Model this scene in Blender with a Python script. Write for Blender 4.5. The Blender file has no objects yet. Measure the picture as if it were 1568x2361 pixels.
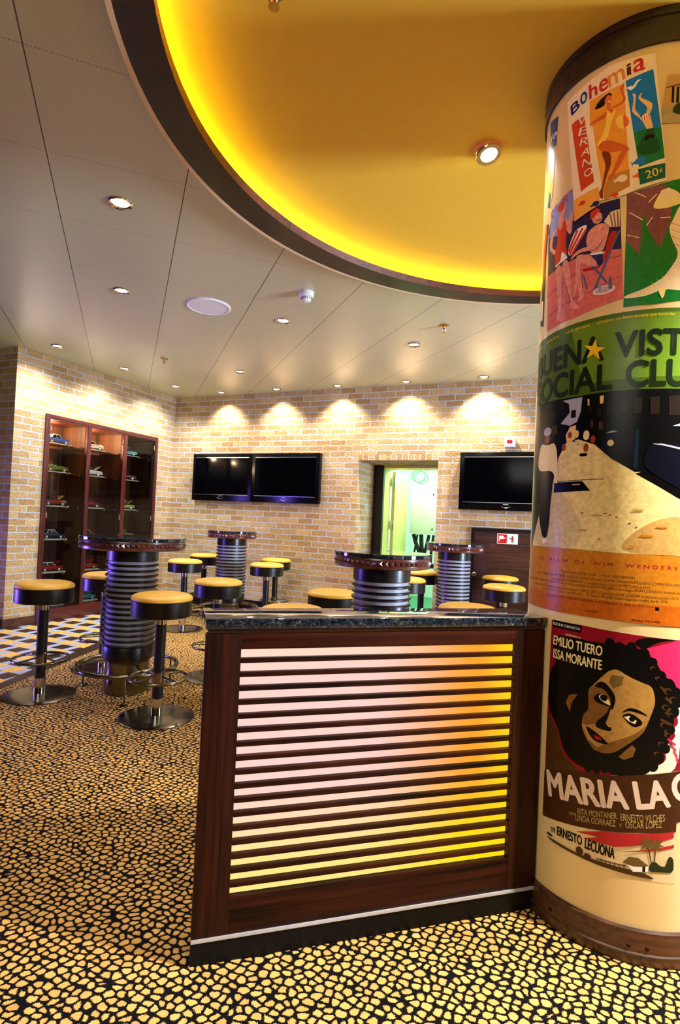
import bpy, bmesh, math, random
from math import sin, cos, pi, radians, sqrt, atan2, hypot
from mathutils import Vector, Matrix, geometry

SC = bpy.context.scene
COL = SC.collection
random.seed(7)

# ---------------------------------------------------------------- camera, world, lights, exposure
FOC, PITCH, ROLL, EYE = 1297.0, 0.0164, -0.0461, 1.3
def _v(x, y, z):
    c, s = cos(ROLL), sin(ROLL)
    x, z = c*x + s*z, -s*x + c*z
    c, s = cos(PITCH), sin(PITCH)
    return Vector((x, c*y - s*z, s*y + c*z))
cam_d = bpy.data.cameras.new('camera')
cam_d.sensor_fit = 'VERTICAL'; cam_d.sensor_height = 36.0; cam_d.lens = FOC/2361*36.0
cam_d.clip_start = 0.05
cam = bpy.data.objects.new('camera', cam_d); COL.objects.link(cam)
_r, _u, _f = _v(1, 0, 0), _v(0, 0, 1), _v(0, 1, 0)
cam.matrix_world = Matrix(((_r.x, _u.x, -_f.x, 0), (_r.y, _u.y, -_f.y, 0), (_r.z, _u.z, -_f.z, EYE), (0, 0, 0, 1)))
SC.camera = cam
vs = SC.view_settings
vs.view_transform = 'Standard'; vs.look = 'None'; vs.gamma = 1.0; vs.use_curve_mapping = False
vs.exposure = 1.1

world = bpy.data.worlds.new('world'); SC.world = world; world.use_nodes = True
bg = world.node_tree.nodes['Background']
bg.inputs[0].default_value = (1.0, 0.93, 0.82, 1); bg.inputs[1].default_value = 0.3

def lamp(kind, name, loc, power, color=(1, 1, 1), aim=None, **kw):
    d = bpy.data.lights.new(name, kind); d.energy = power; d.color = color
    for k, v in kw.items(): setattr(d, k, v)
    o = bpy.data.objects.new(name, d); COL.objects.link(o); o.location = loc
    if aim is not None:
        o.rotation_euler = (Vector(aim) - Vector(loc)).to_track_quat('-Z', 'Y').to_euler()
    return o
# blue-lit corner out of frame at the left, added fill behind the camera, window and ceiling lamps near it
lamp('AREA', 'blue_lamp', (-4.9, 4.3, 0.8), 23, (0.22, 0.12, 1.0), aim=(-1.5, 4.6, 0.8), shape='RECTANGLE', size=0.9, size_y=1.1, spread=radians(110))
lamp('AREA', 'fill_lamp', (-1.6, -1.6, 2.85), 22, (1.0, 0.93, 0.82), aim=(-1.2, 3.2, 0.3), shape='RECTANGLE', size=2.2, size_y=0.6)  # unseen area fill added to light the room from behind
lamp('AREA', 'window_light', (5.6, 1.6, 1.5), 330, (0.62, 0.76, 1.0), aim=(-1.5, 6.2, 1.5), shape='RECTANGLE', size=1.0, size_y=2.0)
lamp('SPOT', 'column_lamp', (2.05, 1.0, 2.9), 430, (1.0, 0.96, 0.88), aim=(1.25, 1.6, 0.2), spot_size=radians(80), spot_blend=0.7, shadow_soft_size=0.05)
lamp('SPOT', 'carpet_lamp', (0.1, 0.7, 2.9), 40, (1.0, 0.95, 0.86), aim=(0.1, 1.0, 0.0), spot_size=radians(80), spot_blend=0.8, shadow_soft_size=0.06)

# ---------------------------------------------------------------- node helpers and materials
def lin(c):
    return tuple(((x/255.0)/12.92 if x/255.0 <= 0.04045 else ((x/255.0 + 0.055)/1.055)**2.4) for x in c)
def rgba(c): return tuple(lin(c)) + (1.0,)
class NT:
    def __init__(s, name):
        s.m = bpy.data.materials.new(name); s.m.use_nodes = True
        s.t = s.m.node_tree; s.n = s.t.nodes; s.b = s.n['Principled BSDF']; s.out = s.n['Material Output']
    def node(s, typ, **kw):
        n = s.n.new(typ)
        for k, v in kw.items(): setattr(n, k, v)
        return n
    def link(s, a, b): s.t.links.new(a, b)
    def put(s, sock, v):
        if hasattr(v, 'is_linked') or hasattr(v, 'links'): s.t.links.new(v, sock)
        else: sock.default_value = v
    def math(s, op, a, b=0.0, c=0.0):
        n = s.node('ShaderNodeMath', operation=op)
        for i, v in enumerate((a, b, c)): s.put(n.inputs[i], v)
        return n.outputs[0]
    def mix(s, f, a, b, mode='MIX'):
        n = s.node('ShaderNodeMix', data_type='RGBA', blend_type=mode)
        s.put(n.inputs[0], f); s.put(n.inputs[6], a); s.put(n.inputs[7], b)
        return n.outputs[2]
    def ramp(s, f, stops):
        n = s.node('ShaderNodeValToRGB'); cr = n.color_ramp
        while len(cr.elements) < len(stops): cr.elements.new(0.5)
        for e, (p, c) in zip(cr.elements, stops): e.position = p; e.color = c
        s.put(n.inputs[0], f); return n.outputs[0]
    def coord(s, which='Object', scale=(1, 1, 1), rot=(0, 0, 0), loc=(0, 0, 0)):
        t = s.node('ShaderNodeTexCoord'); mp = s.node('ShaderNodeMapping')
        mp.inputs['Scale'].default_value = scale; mp.inputs['Rotation'].default_value = rot; mp.inputs['Location'].default_value = loc
        s.link(t.outputs[which], mp.inputs[0]); return mp.outputs[0]
    def noise(s, vec, scale, detail=3.0, rough=0.5):
        n = s.node('ShaderNodeTexNoise'); s.link(vec, n.inputs['Vector'])
        n.inputs['Scale'].default_value = scale; n.inputs['Detail'].default_value = detail; n.inputs['Roughness'].default_value = rough
        return n
    def bump(s, h, strength=0.3, dist=0.01):
        n = s.node('ShaderNodeBump'); n.inputs['Strength'].default_value = strength; n.inputs['Distance'].default_value = dist
        s.put(n.inputs['Height'], h); s.link(n.outputs[0], s.b.inputs['Normal'])
    def set(s, **kw):
        for k, v in kw.items(): s.put(s.b.inputs[k.replace('_', ' ')], v)
        return s
def plain(name, c, rough=0.5, metal=0.0, spec=0.5, coat=0.0, var=0.06):
    t = NT(name); col = rgba(c)
    n = t.noise(t.coord('Object', (1, 1, 1)), 35.0, 4)
    a = tuple(x*(1-var) for x in col[:3]) + (1,); b = tuple(min(1, x*(1+var)) for x in col[:3]) + (1,)
    t.set(Base_Color=t.mix(n.outputs[0], a, b), Roughness=rough, Metallic=metal, Specular_IOR_Level=spec, Coat_Weight=coat, Coat_Roughness=0.06)
    return t.m
def glow(name, c, strength):
    t = NT(name); t.set(Base_Color=(0.8, 0.8, 0.8, 1), Emission_Color=tuple(c) + (1,), Emission_Strength=strength); return t.m
def wood(name, dark, light, axis=2, rough=0.3, coat=0.4, spec=0.5, streak=55.0):
    t = NT(name); sc = [streak]*3; sc[axis] = 1.8
    v = t.coord('Object', tuple(sc))
    n1 = t.noise(v, 1.0, 5, 0.6)
    sc2 = [9.0]*3; sc2[axis] = 0.9
    n2 = t.noise(t.coord('Object', tuple(sc2)), 1.0, 2, 0.5)
    f = t.math('ADD', t.math('MULTIPLY', n1.outputs[0], 0.65), t.math('MULTIPLY', n2.outputs[0], 0.35))
    c = t.ramp(f, [(0.38, rgba(dark)), (0.5, tuple((a+b)/2 for a, b in zip(rgba(dark), rgba(light)))), (0.62, rgba(light))])
    t.set(Base_Color=c, Roughness=rough, Coat_Weight=coat, Coat_Roughness=0.12, Specular_IOR_Level=spec)
    t.bump(n1.outputs[0], 0.06, 0.002)
    return t.m
M = {}
M['wood_v'] = wood('walnut_upright', (8, 2, 1), (56, 20, 7), 2, 0.45, 0.0, 0.15)
M['wood_h'] = wood('walnut_level', (8, 2, 1), (58, 21, 8), 0, 0.45, 0.0, 0.15)
M['wood_ring'] = wood('walnut_ring', (9, 3, 2), (40, 16, 8), 0, 0.42, 0.2)
M['wood_lip_lit'] = wood('walnut_lip_lit', (52, 20, 7), (100, 46, 18), 0, 0.45, 0.1)  # lighter copy of the ring walnut, upper ceiling's light on the lip painted in
M['wenge'] = wood('wenge_lacquer', (4, 2, 2), (20, 7, 6), 2, 0.32, 0.12, 0.4)
M['rim'] = wood('mahogany_rim', (44, 16, 12), (104, 48, 34), 0, 0.28, 0.5)
M['cab'] = wood('mahogany_case', (44, 10, 9), (86, 26, 20), 2, 0.3, 0.3)
M['cab_h'] = wood('mahogany_case_level', (44, 10, 9), (86, 26, 20), 0, 0.3, 0.3)
M['cab_back'] = wood('zebrano_back', (22, 10, 3), (98, 52, 18), 2, 0.45, 0.1, 0.4, 90.0)
M['base_wood'] = wood('skirting_wood', (34, 14, 6), (84, 44, 22), 0, 0.4, 0.2)
M['door_wood'] = wood('rosewood_panel', (24, 9, 7), (80, 40, 28), 0, 0.35, 0.3)
M['black'] = plain('black_powder_coat', (9, 8, 9), 0.38, 0, 0.4)
M['plinth'] = plain('black_plinth', (4, 4, 6), 0.5, 0, 0.2)
M['tv'] = plain('black_gloss_plastic', (4, 4, 5), 0.2, 0, 0.25)
M['screen'] = plain('dark_screen_glass', (2, 2, 4), 0.09, 0, 0.06)
M['grey_drum'] = plain('lavender_grey_paint', (150, 148, 160), 0.42, 0, 0.5)
M['white_plastic'] = plain('white_plastic', (232, 232, 238), 0.4)
M['grille'] = plain('pale_grille', (226, 232, 230), 0.7)
M['red_plastic'] = plain('red_plastic', (190, 24, 22), 0.3)
M['cream_column'] = plain('cream_laminate', (226, 200, 142), 0.22, 0, 0.5, 0.3, 0.02)
M['gold_paint'] = plain('gold_ceiling_paint', (226, 188, 62), 0.55, 0, 0.3, 0, 0.05)
M['beige'] = plain('beige_trim', (226, 200, 160), 0.5)
M['white_wall'] = plain('white_service_paint', (228, 240, 228), 0.6)
M['yellow_lit_jamb'] = plain('pale_paint_yellow_lit', (226, 216, 130), 0.5)  # yellow of the service room's light put into jamb and leaf colour
M['green_floor'] = plain('green_service_floor', (70, 150, 110), 0.4)
M['brass'] = plain('brass', (196, 160, 90), 0.25, 1.0)
M['silver'] = plain('silver_trim', (205, 208, 214), 0.25, 1.0)
M['strip'] = plain('pale_metal_strip', (214, 222, 240), 0.32, 0.6)
M['chrome'] = plain('chrome', (205, 200, 192), 0.09, 1.0, 0.5, 0, 0.02)
M['lens'] = glow('lamp_lens', (1.0, 0.95, 0.9), 6.0)
M['lens_hot'] = glow('hot_lamp_lens', (1.0, 0.98, 0.92), 25.0)
M['lens_dim'] = glow('dim_lamp_lens', (1.0, 0.85, 0.7), 1.0)
M['led'] = glow('amber_led_strip', (1.0, 0.66, 0.03), 33.0)

def steel():
    t = NT('brushed_steel'); v = t.coord('Object', (1, 1, 1))
    n = t.noise(v, 18.0, 3); n2 = t.noise(t.coord('Object', (2, 2, 240)), 1.0, 2)
    t.set(Base_Color=t.mix(n.outputs[0], rgba((104, 97, 80)), rgba((142, 133, 114))), Metallic=1.0,
          Roughness=t.math('MULTIPLY_ADD', n2.outputs[0], 0.12, 0.13)); return t.m
M['steel'] = steel()
def leather():
    t = NT('mustard_leather'); v = t.coord('Object')
    vo = t.node('ShaderNodeTexVoronoi'); t.link(v, vo.inputs['Vector']); vo.inputs['Scale'].default_value = 260
    n = t.noise(v, 6.0, 3)
    t.set(Base_Color=t.mix(n.outputs[0], rgba((206, 150, 44)), rgba((222, 170, 66))), Roughness=0.42, Specular_IOR_Level=0.35)
    t.bump(vo.outputs['Distance'], 0.12, 0.002); return t.m
M['leather'] = leather()
def granite():
    t = NT('dark_granite'); v = t.coord('Object')
    n = t.noise(v, 70.0, 6, 0.7); n2 = t.noise(v, 210.0, 3, 0.6)
    vo = t.node('ShaderNodeTexVoronoi'); t.link(v, vo.inputs['Vector']); vo.inputs['Scale'].default_value = 120
    c = t.ramp(n.outputs[0], [(0.42, rgba((8, 9, 12))), (0.55, rgba((24, 32, 44))), (0.62, rgba((66, 62, 56))), (0.72, rgba((150, 142, 132)))])
    c = t.mix(t.math('MULTIPLY', t.math('GREATER_THAN', n2.outputs[0], 0.6), 0.6), c, rgba((60, 84, 112)))
    t.set(Base_Color=c, Roughness=0.045, Specular_IOR_Level=0.9, Coat_Weight=0.5, Coat_Roughness=0.02); return t.m
M['granite'] = granite()
def brick():
    t = NT('tan_brick'); uv = t.coord('UV')
    d = t.noise(uv, 9.0, 3); d2 = t.noise(uv, 55.0, 3)
    w = t.node('ShaderNodeVectorMath', operation='MULTIPLY_ADD'); t.link(d.outputs['Color'], w.inputs[0])
    w.inputs[1].default_value = (0.012, 0.012, 0); t.link(uv, w.inputs[2])
    w2 = t.node('ShaderNodeVectorMath', operation='MULTIPLY_ADD'); t.link(d2.outputs['Color'], w2.inputs[0])
    w2.inputs[1].default_value = (0.006, 0.006, 0); t.link(w.outputs[0], w2.inputs[2])
    b = t.node('ShaderNodeTexBrick'); t.link(w2.outputs[0], b.inputs['Vector'])
    for k, v in (('Scale', 1.0), ('Mortar Size', 0.0066), ('Mortar Smooth', 0.12), ('Bias', 0.0), ('Brick Width', 0.212), ('Row Height', 0.0735)):
        b.inputs[k].default_value = v
    b.inputs['Color1'].default_value = rgba((172, 134, 84)); b.inputs['Color2'].default_value = rgba((204, 172, 122)); b.inputs['Mortar'].default_value = rgba((192, 192, 198))
    n = t.noise(uv, 38.0, 5, 0.65); n3 = t.noise(uv, 2.2, 2)
    f = t.ramp(n.outputs[0], [(0.3, (0.8, 0.78, 0.75, 1)), (0.65, (1.08, 1.08, 1.08, 1))])
    c = t.mix(1.0, b.outputs['Color'], f, 'MULTIPLY')
    c = t.mix(1.0, c, t.ramp(n3.outputs[0], [(0.35, (0.9, 0.9, 0.9, 1)), (0.65, (1.05, 1.05, 1.05, 1))]), 'MULTIPLY')
    t.set(Base_Color=c, Roughness=0.85, Specular_IOR_Level=0.25)
    h = t.math('ADD', t.math('MULTIPLY', b.outputs['Fac'], -1.0), t.math('MULTIPLY', n.outputs[0], 0.9))
    t.bump(h, 1.0, 0.022); return t.m
M['brick'] = brick()
def carpet():
    t = NT('pebble_carpet'); v = t.coord('Object', (33.0, 40.0, 1), (0, 0, 0.5))
    nz = t.noise(t.coord('Object'), 420.0, 2); nz2 = t.noise(t.coord('Object'), 30.0, 2)
    w = t.node('ShaderNodeVectorMath', operation='MULTIPLY_ADD'); t.link(nz.outputs['Color'], w.inputs[0]); w.inputs[1].default_value = (0.42, 0.42, 0); t.link(v, w.inputs[2])
    w2 = t.node('ShaderNodeVectorMath', operation='MULTIPLY_ADD'); t.link(nz2.outputs['Color'], w2.inputs[0]); w2.inputs[1].default_value = (0.45, 0.45, 0); t.link(w.outputs[0], w2.inputs[2])
    f = []
    for feat in ('F1', 'F2'):
        vo = t.node('ShaderNodeTexVoronoi', feature=feat, voronoi_dimensions='2D'); t.link(w2.outputs[0], vo.inputs['Vector']); vo.inputs['Scale'].default_value = 1.0; vo.inputs['Randomness'].default_value = 0.68; f.append(vo)
    e = t.math('MINIMUM', t.math('SUBTRACT', t.math('SUBTRACT', f[1].outputs['Distance'], f[0].outputs['Distance']), 0.245), t.math('MULTIPLY', t.math('SUBTRACT', 0.54, f[0].outputs['Distance']), 0.8))
    k = t.ramp(e, [(0.0, (0, 0, 0, 1)), (0.035, (1, 1, 1, 1))])
    pile = t.noise(t.coord('Object'), 420.0, 2)
    tone = t.mix(f[0].outputs['Color'], rgba((190, 130, 50)), rgba((222, 168, 82)))
    tone = t.mix(t.math('MULTIPLY', pile.outputs[0], 0.5), tone, rgba((232, 196, 132)))
    t.set(Base_Color=t.mix(k, rgba((9, 7, 8)), tone), Roughness=0.95, Specular_IOR_Level=0.1)
    t.bump(t.math('ADD', t.math('MULTIPLY', k, 0.5), pile.outputs[0]), 0.5, 0.006); return t.m
M['carpet'] = carpet()
M['tile_brown'] = plain('brown_tile', (58, 36, 24), 0.4, 0, 0.15); M['tile_gold'] = plain('gold_tile', (218, 168, 80), 0.4, 0, 0.15)
M['tile_pale'] = plain('pale_tile', (160, 166, 184), 0.4, 0, 0.15); M['grout'] = plain('grout', (150, 140, 130), 0.8)
def ceiling_mat():
    t = NT('perforated_ceiling_panel'); v = t.coord('Object', (1, 1, 1), (0, 0, -0.3642))
    sp = t.node('ShaderNodeSeparateXYZ'); t.link(v, sp.inputs[0]); u, w = sp.outputs[0], sp.outputs[1]
    fu = t.math('FRACT', t.math('DIVIDE', t.math('ADD', u, 0.437 + 6.45), 0.645))
    du = t.math('ABSOLUTE', t.math('SUBTRACT', fu, 0.5)); g1 = t.math('GREATER_THAN', du, 0.496)
    fw = t.math('FRACT', t.math('DIVIDE', t.math('ADD', w, -2.35 + 6.55), 0.655))
    dw = t.math('ABSOLUTE', t.math('SUBTRACT', fw, 0.5)); g2 = t.math('MULTIPLY', t.math('GREATER_THAN', dw, 0.4965), t.math('GREATER_THAN', t.math('FRACT', t.math('DIVIDE', u, 0.014)), 0.45))
    P = 2*pi/0.0075
    dots = t.math('GREATER_THAN', t.math('MULTIPLY', t.math('SINE', t.math('MULTIPLY', u, P)), t.math('SINE', t.math('MULTIPLY', w, P))), 0.35)
    n = t.noise(v, 1.3, 2)
    c = t.mix(n.outputs[0], rgba((196, 198, 160)), rgba((206, 208, 172)))
    c = t.mix(t.math('MULTIPLY', dots, 0.55), c, rgba((96, 78, 56)))
    c = t.mix(t.math('MULTIPLY', g2, 0.75), c, rgba((70, 56, 40)))
    c = t.mix(g1, c, rgba((52, 42, 32)))
    t.set(Base_Color=c, Roughness=0.3, Specular_IOR_Level=0.5); return t.m
M['ceiling'] = ceiling_mat()
def glass(name, tint, spec):
    t = NT(name); tr = t.node('ShaderNodeBsdfTransparent'); tr.inputs[0].default_value = tint
    gl = t.node('ShaderNodeBsdfGlossy'); gl.inputs['Roughness'].default_value = 0.02; gl.inputs['Color'].default_value = (1, 1, 1, 1)
    fr = t.node('ShaderNodeFresnel'); fr.inputs[0].default_value = spec
    mx = t.node('ShaderNodeMixShader'); t.link(fr.outputs[0], mx.inputs[0]); t.link(tr.outputs[0], mx.inputs[1]); t.link(gl.outputs[0], mx.inputs[2])
    t.link(mx.outputs[0], t.out.inputs[0]); return t.m
M['glass'] = glass('darkened_door_glass', (0.78, 0.78, 0.76, 1), 1.2)  # grey tint darkens the interior, shade of the cabinet put into the glass
M['shelf_glass'] = glass('green_edge_shelf_glass', (0.86, 0.92, 0.88, 1), 1.4)
def backlight():   # diffuser in front of pink, amber and yellow lamps inside the counter
    t = NT('counter_backlight'); sp = t.node('ShaderNodeSeparateXYZ'); tc = t.node('ShaderNodeTexCoord'); t.link(tc.outputs['Object'], sp.inputs[0])
    x, z = sp.outputs[0], sp.outputs[2]
    def smooth(v, lo, hi):
        n = t.node('ShaderNodeMapRange', interpolation_type='SMOOTHSTEP'); t.link(v, n.inputs[0]); n.inputs[1].default_value = lo; n.inputs[2].default_value = hi; return n.outputs[0]
    mr = smooth(x, 0.5, 0.9); me = smooth(x, 0.9, 1.03); ml = smooth(z, 0.52, 0.22); mt = smooth(z, 0.8, 0.95)
    c = t.mix(ml, (1.0, 0.64, 0.58, 1), (1.0, 0.8, 0.22, 1))
    c = t.mix(t.math('MULTIPLY', mt, 0.6), c, (1.0, 0.74, 0.46, 1))
    c = t.mix(mr, c, t.mix(ml, (1.0, 0.38, 0.02, 1), (1.0, 0.78, 0.0, 1)))
    c = t.mix(t.math('MULTIPLY', me, 0.8), c, (1.0, 0.72, 0.0, 1))
    t.set(Base_Color=(0.12, 0.1, 0.08, 1), Emission_Color=c, Emission_Strength=0.46, Roughness=0.6); return t.m
M['backlight'] = backlight()

# ---------------------------------------------------------------- mesh builder
class MB:
    def __init__(s): s.bm = bmesh.new(); s.mats = []; s.uv = None
    def mi(s, m):
        if m not in s.mats: s.mats.append(m)
        return s.mats.index(m)
    def face(s, pts, m, smooth=False, uvs=None):
        f = s.bm.faces.new([s.bm.verts.new(p) for p in pts]); f.material_index = s.mi(m); f.smooth = smooth
        if uvs:
            if s.uv is None: s.uv = s.bm.loops.layers.uv.new('UVMap')
            for l, u in zip(f.loops, uvs): l[s.uv].uv = u
        return f
    def box(s, a, b, m, bev=0.0, mat4=None):
        (x0, y0, z0), (x1, y1, z1) = a, b
        r = bmesh.ops.create_cube(s.bm, size=1.0); vs_ = r['verts']
        for v in vs_: v.co = Vector(((x0+x1)/2 + v.co.x*(x1-x0), (y0+y1)/2 + v.co.y*(y1-y0), (z0+z1)/2 + v.co.z*(z1-z0)))
        fs = {f for v in vs_ for f in v.link_faces}
        if bev > 0:
            es = list({e for v in vs_ for e in v.link_edges})
            rb = bmesh.ops.bevel(s.bm, geom=es, offset=bev, segments=2, affect='EDGES', profile=0.6)
            fs = set(rb['faces']) | {f for f in fs if f.is_valid}
            vs_ = list({v for f in fs for v in f.verts})
        for f in fs: f.material_index = s.mi(m)
        if mat4 is not None:
            for v in vs_: v.co = mat4 @ v.co
        return s
    def lathe(s, prof, m, seg=32, c=(0, 0), smooth=True, ms=None, a0=0.0, mat4=None):
        rings = []
        for r, z in prof:
            if r < 1e-6: rings.append([s.bm.verts.new((c[0], c[1], z))])
            else: rings.append([s.bm.verts.new((c[0] + r*cos(a0 + 2*pi*k/seg), c[1] + r*sin(a0 + 2*pi*k/seg), z)) for k in range(seg)])
        if mat4 is not None:
            for rg in rings:
                for v in rg: v.co = mat4 @ v.co
        for i in range(len(prof)-1):
            A, B = rings[i], rings[i+1]; mm = s.mi(ms[i] if ms else m)
            for k in range(seg):
                k2 = (k+1) % seg
                if len(A) == 1 and len(B) == 1: continue
                if len(A) == 1: vv = (A[0], B[k2], B[k])
                elif len(B) == 1: vv = (A[k], A[k2], B[0])
                else: vv = (A[k], A[k2], B[k2], B[k])
                f = s.bm.faces.new(vv); f.material_index = mm
                flat = abs(prof[i][1]-prof[i+1][1]) < 1e-6
                f.smooth = smooth and not flat
        return s
    def tube(s, pts, r, m, closed=False, seg=16):
        P = [Vector(p) for p in pts]; n = len(P); rings = []; up = None
        for i in range(n):
            t = (P[(i+1) % n] - P[i-1]) if closed else (P[min(i+1, n-1)] - P[max(i-1, 0)])
            t.normalize()
            if up is None: up = t.orthogonal().normalized()
            else: up = (up - t*up.dot(t)).normalized()
            w = t.cross(up)
            rings.append([s.bm.verts.new(P[i] + r*(cos(2*pi*k/seg)*up + sin(2*pi*k/seg)*w)) for k in range(seg)])
        mm = s.mi(m)
        for i in range(n if closed else n-1):
            A, B = rings[i], rings[(i+1) % n]; off = 0
            if closed and i == n-1:
                off = min(range(seg), key=lambda o: (A[0].co - B[o].co).length)
            for k in range(seg):
                f = s.bm.faces.new((A[k], A[(k+1) % seg], B[(k+1+off) % seg], B[(k+off) % seg])); f.material_index = mm; f.smooth = True
        if not closed:
            for rg in (rings[0], rings[-1]):
                f = s.bm.faces.new(rg); f.material_index = mm
        return s
    def prism(s, poly, y0, y1, m, bev=0.0, axis='y'):
        # poly in (x, z), extruded along y
        A = [s.bm.verts.new((x, y0, z)) for x, z in poly]; B = [s.bm.verts.new((x, y1, z)) for x, z in poly]
        fs = [s.bm.faces.new(A), s.bm.faces.new(B[::-1])]
        n = len(poly)
        for k in range(n): fs.append(s.bm.faces.new((A[k], B[k], B[(k+1) % n], A[(k+1) % n])))
        for f in fs: f.material_index = s.mi(m)
        if bev > 0:
            es = list({e for f in fs[:2] for e in f.edges})
            r = bmesh.ops.bevel(s.bm, geom=es, offset=bev, segments=3, affect='EDGES', profile=0.6)
            for f in r['faces']: f.material_index = s.mi(m); f.smooth = True
        return s
    def done(s, name, parent=None, loc=None, fix=True):
        if fix: bmesh.ops.recalc_face_normals(s.bm, faces=s.bm.faces[:])
        me = bpy.data.meshes.new(name); s.bm.to_mesh(me); s.bm.free(); me.set_sharp_from_angle(angle=radians(28))
        for m in s.mats: me.materials.append(m)
        o = bpy.data.objects.new(name, me); COL.objects.link(o)
        if parent is not None: o.parent = parent
        if loc is not None: o.location = loc
        return o
def tag(o, label, cat, group=None, kind=None):
    o['label'] = label; o['category'] = cat
    if group: o['group'] = group
    if kind: o['kind'] = kind
    return o
def thing(name, label, cat, loc=(0, 0, 0), rz=0.0, group=None):
    o = bpy.data.objects.new(name, None); o.empty_display_size = 0.1; COL.objects.link(o)
    o.location = loc; o.rotation_euler = (0, 0, rz)
    return tag(o, label, cat, group)
def struct(o, label=None, cat='structure'):
    o['kind'] = 'structure'
    if label: o['label'] = label
    o['category'] = cat
    return o
def copy_tree(o, parent=None):
    c = o.copy(); COL.objects.link(c)
    if parent is not None: c.parent = parent
    for ch in list(o.children): copy_tree(ch, c)
    return c
# ---------------------------------------------------------------- room frame: back wall and left wall meet at a right angle
CORNER = Vector((-2.485, 8.261, 0)); AW = -0.411
NU = Vector((cos(AW), sin(AW), 0))            # along the back wall, to the right
NV = Vector((-sin(AW), cos(AW), 0))           # into the back wall
H = 3.0
def bw(u, d, z): return CORNER + NU*u + NV*d + Vector((0, 0, z))      # u along back wall, d behind its face
def lw(w, d, z): return CORNER - NV*w - NU*d + Vector((0, 0, z))      # w along left wall from the corner, d behind its face

def wall_faces(mb, rects, fn, m, d=0.0, swap=False):
    for (a0, z0, a1, z1) in rects:
        pts = [(a0, z0), (a1, z0), (a1, z1), (a0, z1)]
        mb.face([fn(a, d, z) for a, z in pts], m, uvs=[(z, a) if swap else (a, z) for a, z in pts])

# floor: carpet, with the checkered tile field and its brown border on the left
fb = MB()
fb.face([(-9, -4.5, -0.002), (9, -4.5, -0.002), (9, 11, -0.002), (-9, 11, -0.002)], M['carpet'])
IN = lambda y: -2.332 + 0.0803*(y - 5.369)
OUT = lambda y: IN(y) + 0.085 + 0.03*(y - 3.95)
YT = 6.84
def clip(poly, fs):
    for f in fs:
        res = []
        for i in range(len(poly)):
            a, b = poly[i-1], poly[i]; da, db = f(a), f(b)
            if (da >= 0) != (db >= 0):
                t = da/(da-db); res.append((a[0]+(b[0]-a[0])*t, a[1]+(b[1]-a[1])*t))
            if db >= 0: res.append(b)
        poly = res
        if not poly: return []
    return poly
_e = lw(1.2, 0, 0)
fs = [lambda p: IN(p[1]) - p[0], lambda p: -(Vector((p[0], p[1], 0)) - _e).dot(NV),
      lambda p: p[0] + 6.0, lambda p: p[1] - 2.3]
region = clip([(-6.2, 2.0), (0, 2.0), (0, 9), (-6.2, 9)], fs)
fb.face([(x, y, 0.0005) for x, y in region], M['grout'])
S, NRW = 0.146, 0.072
for i in range(-40, 10):
    for j in range(-8, 24):
        w0 = i*S
        off = (S+NRW)*0.5*(i % 2)
        for kind, (a, b) in (('sq', (0, S)), ('n', (S, S+NRW))):
            a0 = j*(S+NRW) + off + a - 3.2; a1 = j*(S+NRW) + off + b - 3.2; g = 0.002
            q = [(a0+g, w0+g), (a1-g, w0+g), (a1-g, w0+S-g), (a0+g, w0+S-g)]
            q = [(_e + NU*x + NV*y) for x, y in q]
            q = clip([(p.x, p.y) for p in q], fs)
            if len(q) > 2:
                fb.face([(x, y, 0.0012) for x, y in q], M['tile_pale'] if kind == 'n' else (M['tile_brown'] if i % 2 else M['tile_gold']))
y = 2.0
while y < YT - 0.1:
    y2 = min(y + 0.3, YT); g = 0.002
    fb.face([(IN(y+g), y+g, 0.0012), (OUT(y+g), y+g, 0.0012), (OUT(y2-g), y2-g, 0.0012), (IN(y2-g), y2-g, 0.0012)], M['tile_brown']); y = y2
struct(fb.done('floor'))

# back wall with the doorway recess; lintel course of upright bricks
U0, U1, ZD = 2.93, 3.955, 2.08
wb = MB()
wall_faces(wb, [(-0.3, 0, U0, H+0.1), (U1, 0, 8.6, H+0.1), (U0, ZD+0.075, U1, H+0.1)], bw, M['brick'])
wb.face([bw(U0, 0, ZD), bw(U1, 0, ZD), bw(U1, 0, ZD+0.075), bw(U0, 0, ZD+0.075)], M['brick'], uvs=[(0.014, 0), (0.014, U1-U0), (0.089, U1-U0), (0.089, 0)])
DEP = 0.6
for u in (U0, U1):
    wb.face([bw(u, 0, 0), bw(u, DEP, 0), bw(u, DEP, ZD), bw(u, 0, ZD)], M['brick'], uvs=[(0, 0), (DEP, 0), (DEP, ZD), (0, ZD)])
wb.face([bw(U0, 0, ZD), bw(U1, 0, ZD), bw(U1, DEP, ZD), bw(U0, DEP, ZD)], M['brick'], uvs=[(0, 0), (0, U1-U0), (DEP, U1-U0), (DEP, 0)])
struct(wb.done('wall_back'))
# left wall with the opening for the display cabinet
wl = MB(); CW0, CW1, CZ = 0.355, 2.157, 2.358; WEND = 2.526
wall_faces(wl, [(-0.05, 0, CW0, H+0.1), (CW1, 0, WEND, H+0.1), (CW0, CZ, CW1, H+0.1)], lw, M['brick'])
struct(wl.done('wall_left'))
ws = MB()
def rw(a, d, z): return lw(WEND, 0, 0) - NU*a + NV*d + Vector((0, 0, z))
wall_faces(ws, [(0, 0, 3.2, H+0.1)], rw, M['brick'])
struct(ws.done('wall_side'))
# the rest of the room, behind and beside the viewpoint
def slab(name, a, b, m):
    mb = MB(); mb.box(a, b, m); struct(mb.done(name))
slab('wall_rear', (-9, -4.6, 0), (9, -4.5, H), M['door_wood'])
slab('wall_outer', (-9.1, -4.5, 0), (-9, 11, H), M['door_wood'])
slab('wall_right', (8.4, -4.5, 0), (8.5, 9, H), M['door_wood'])
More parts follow.
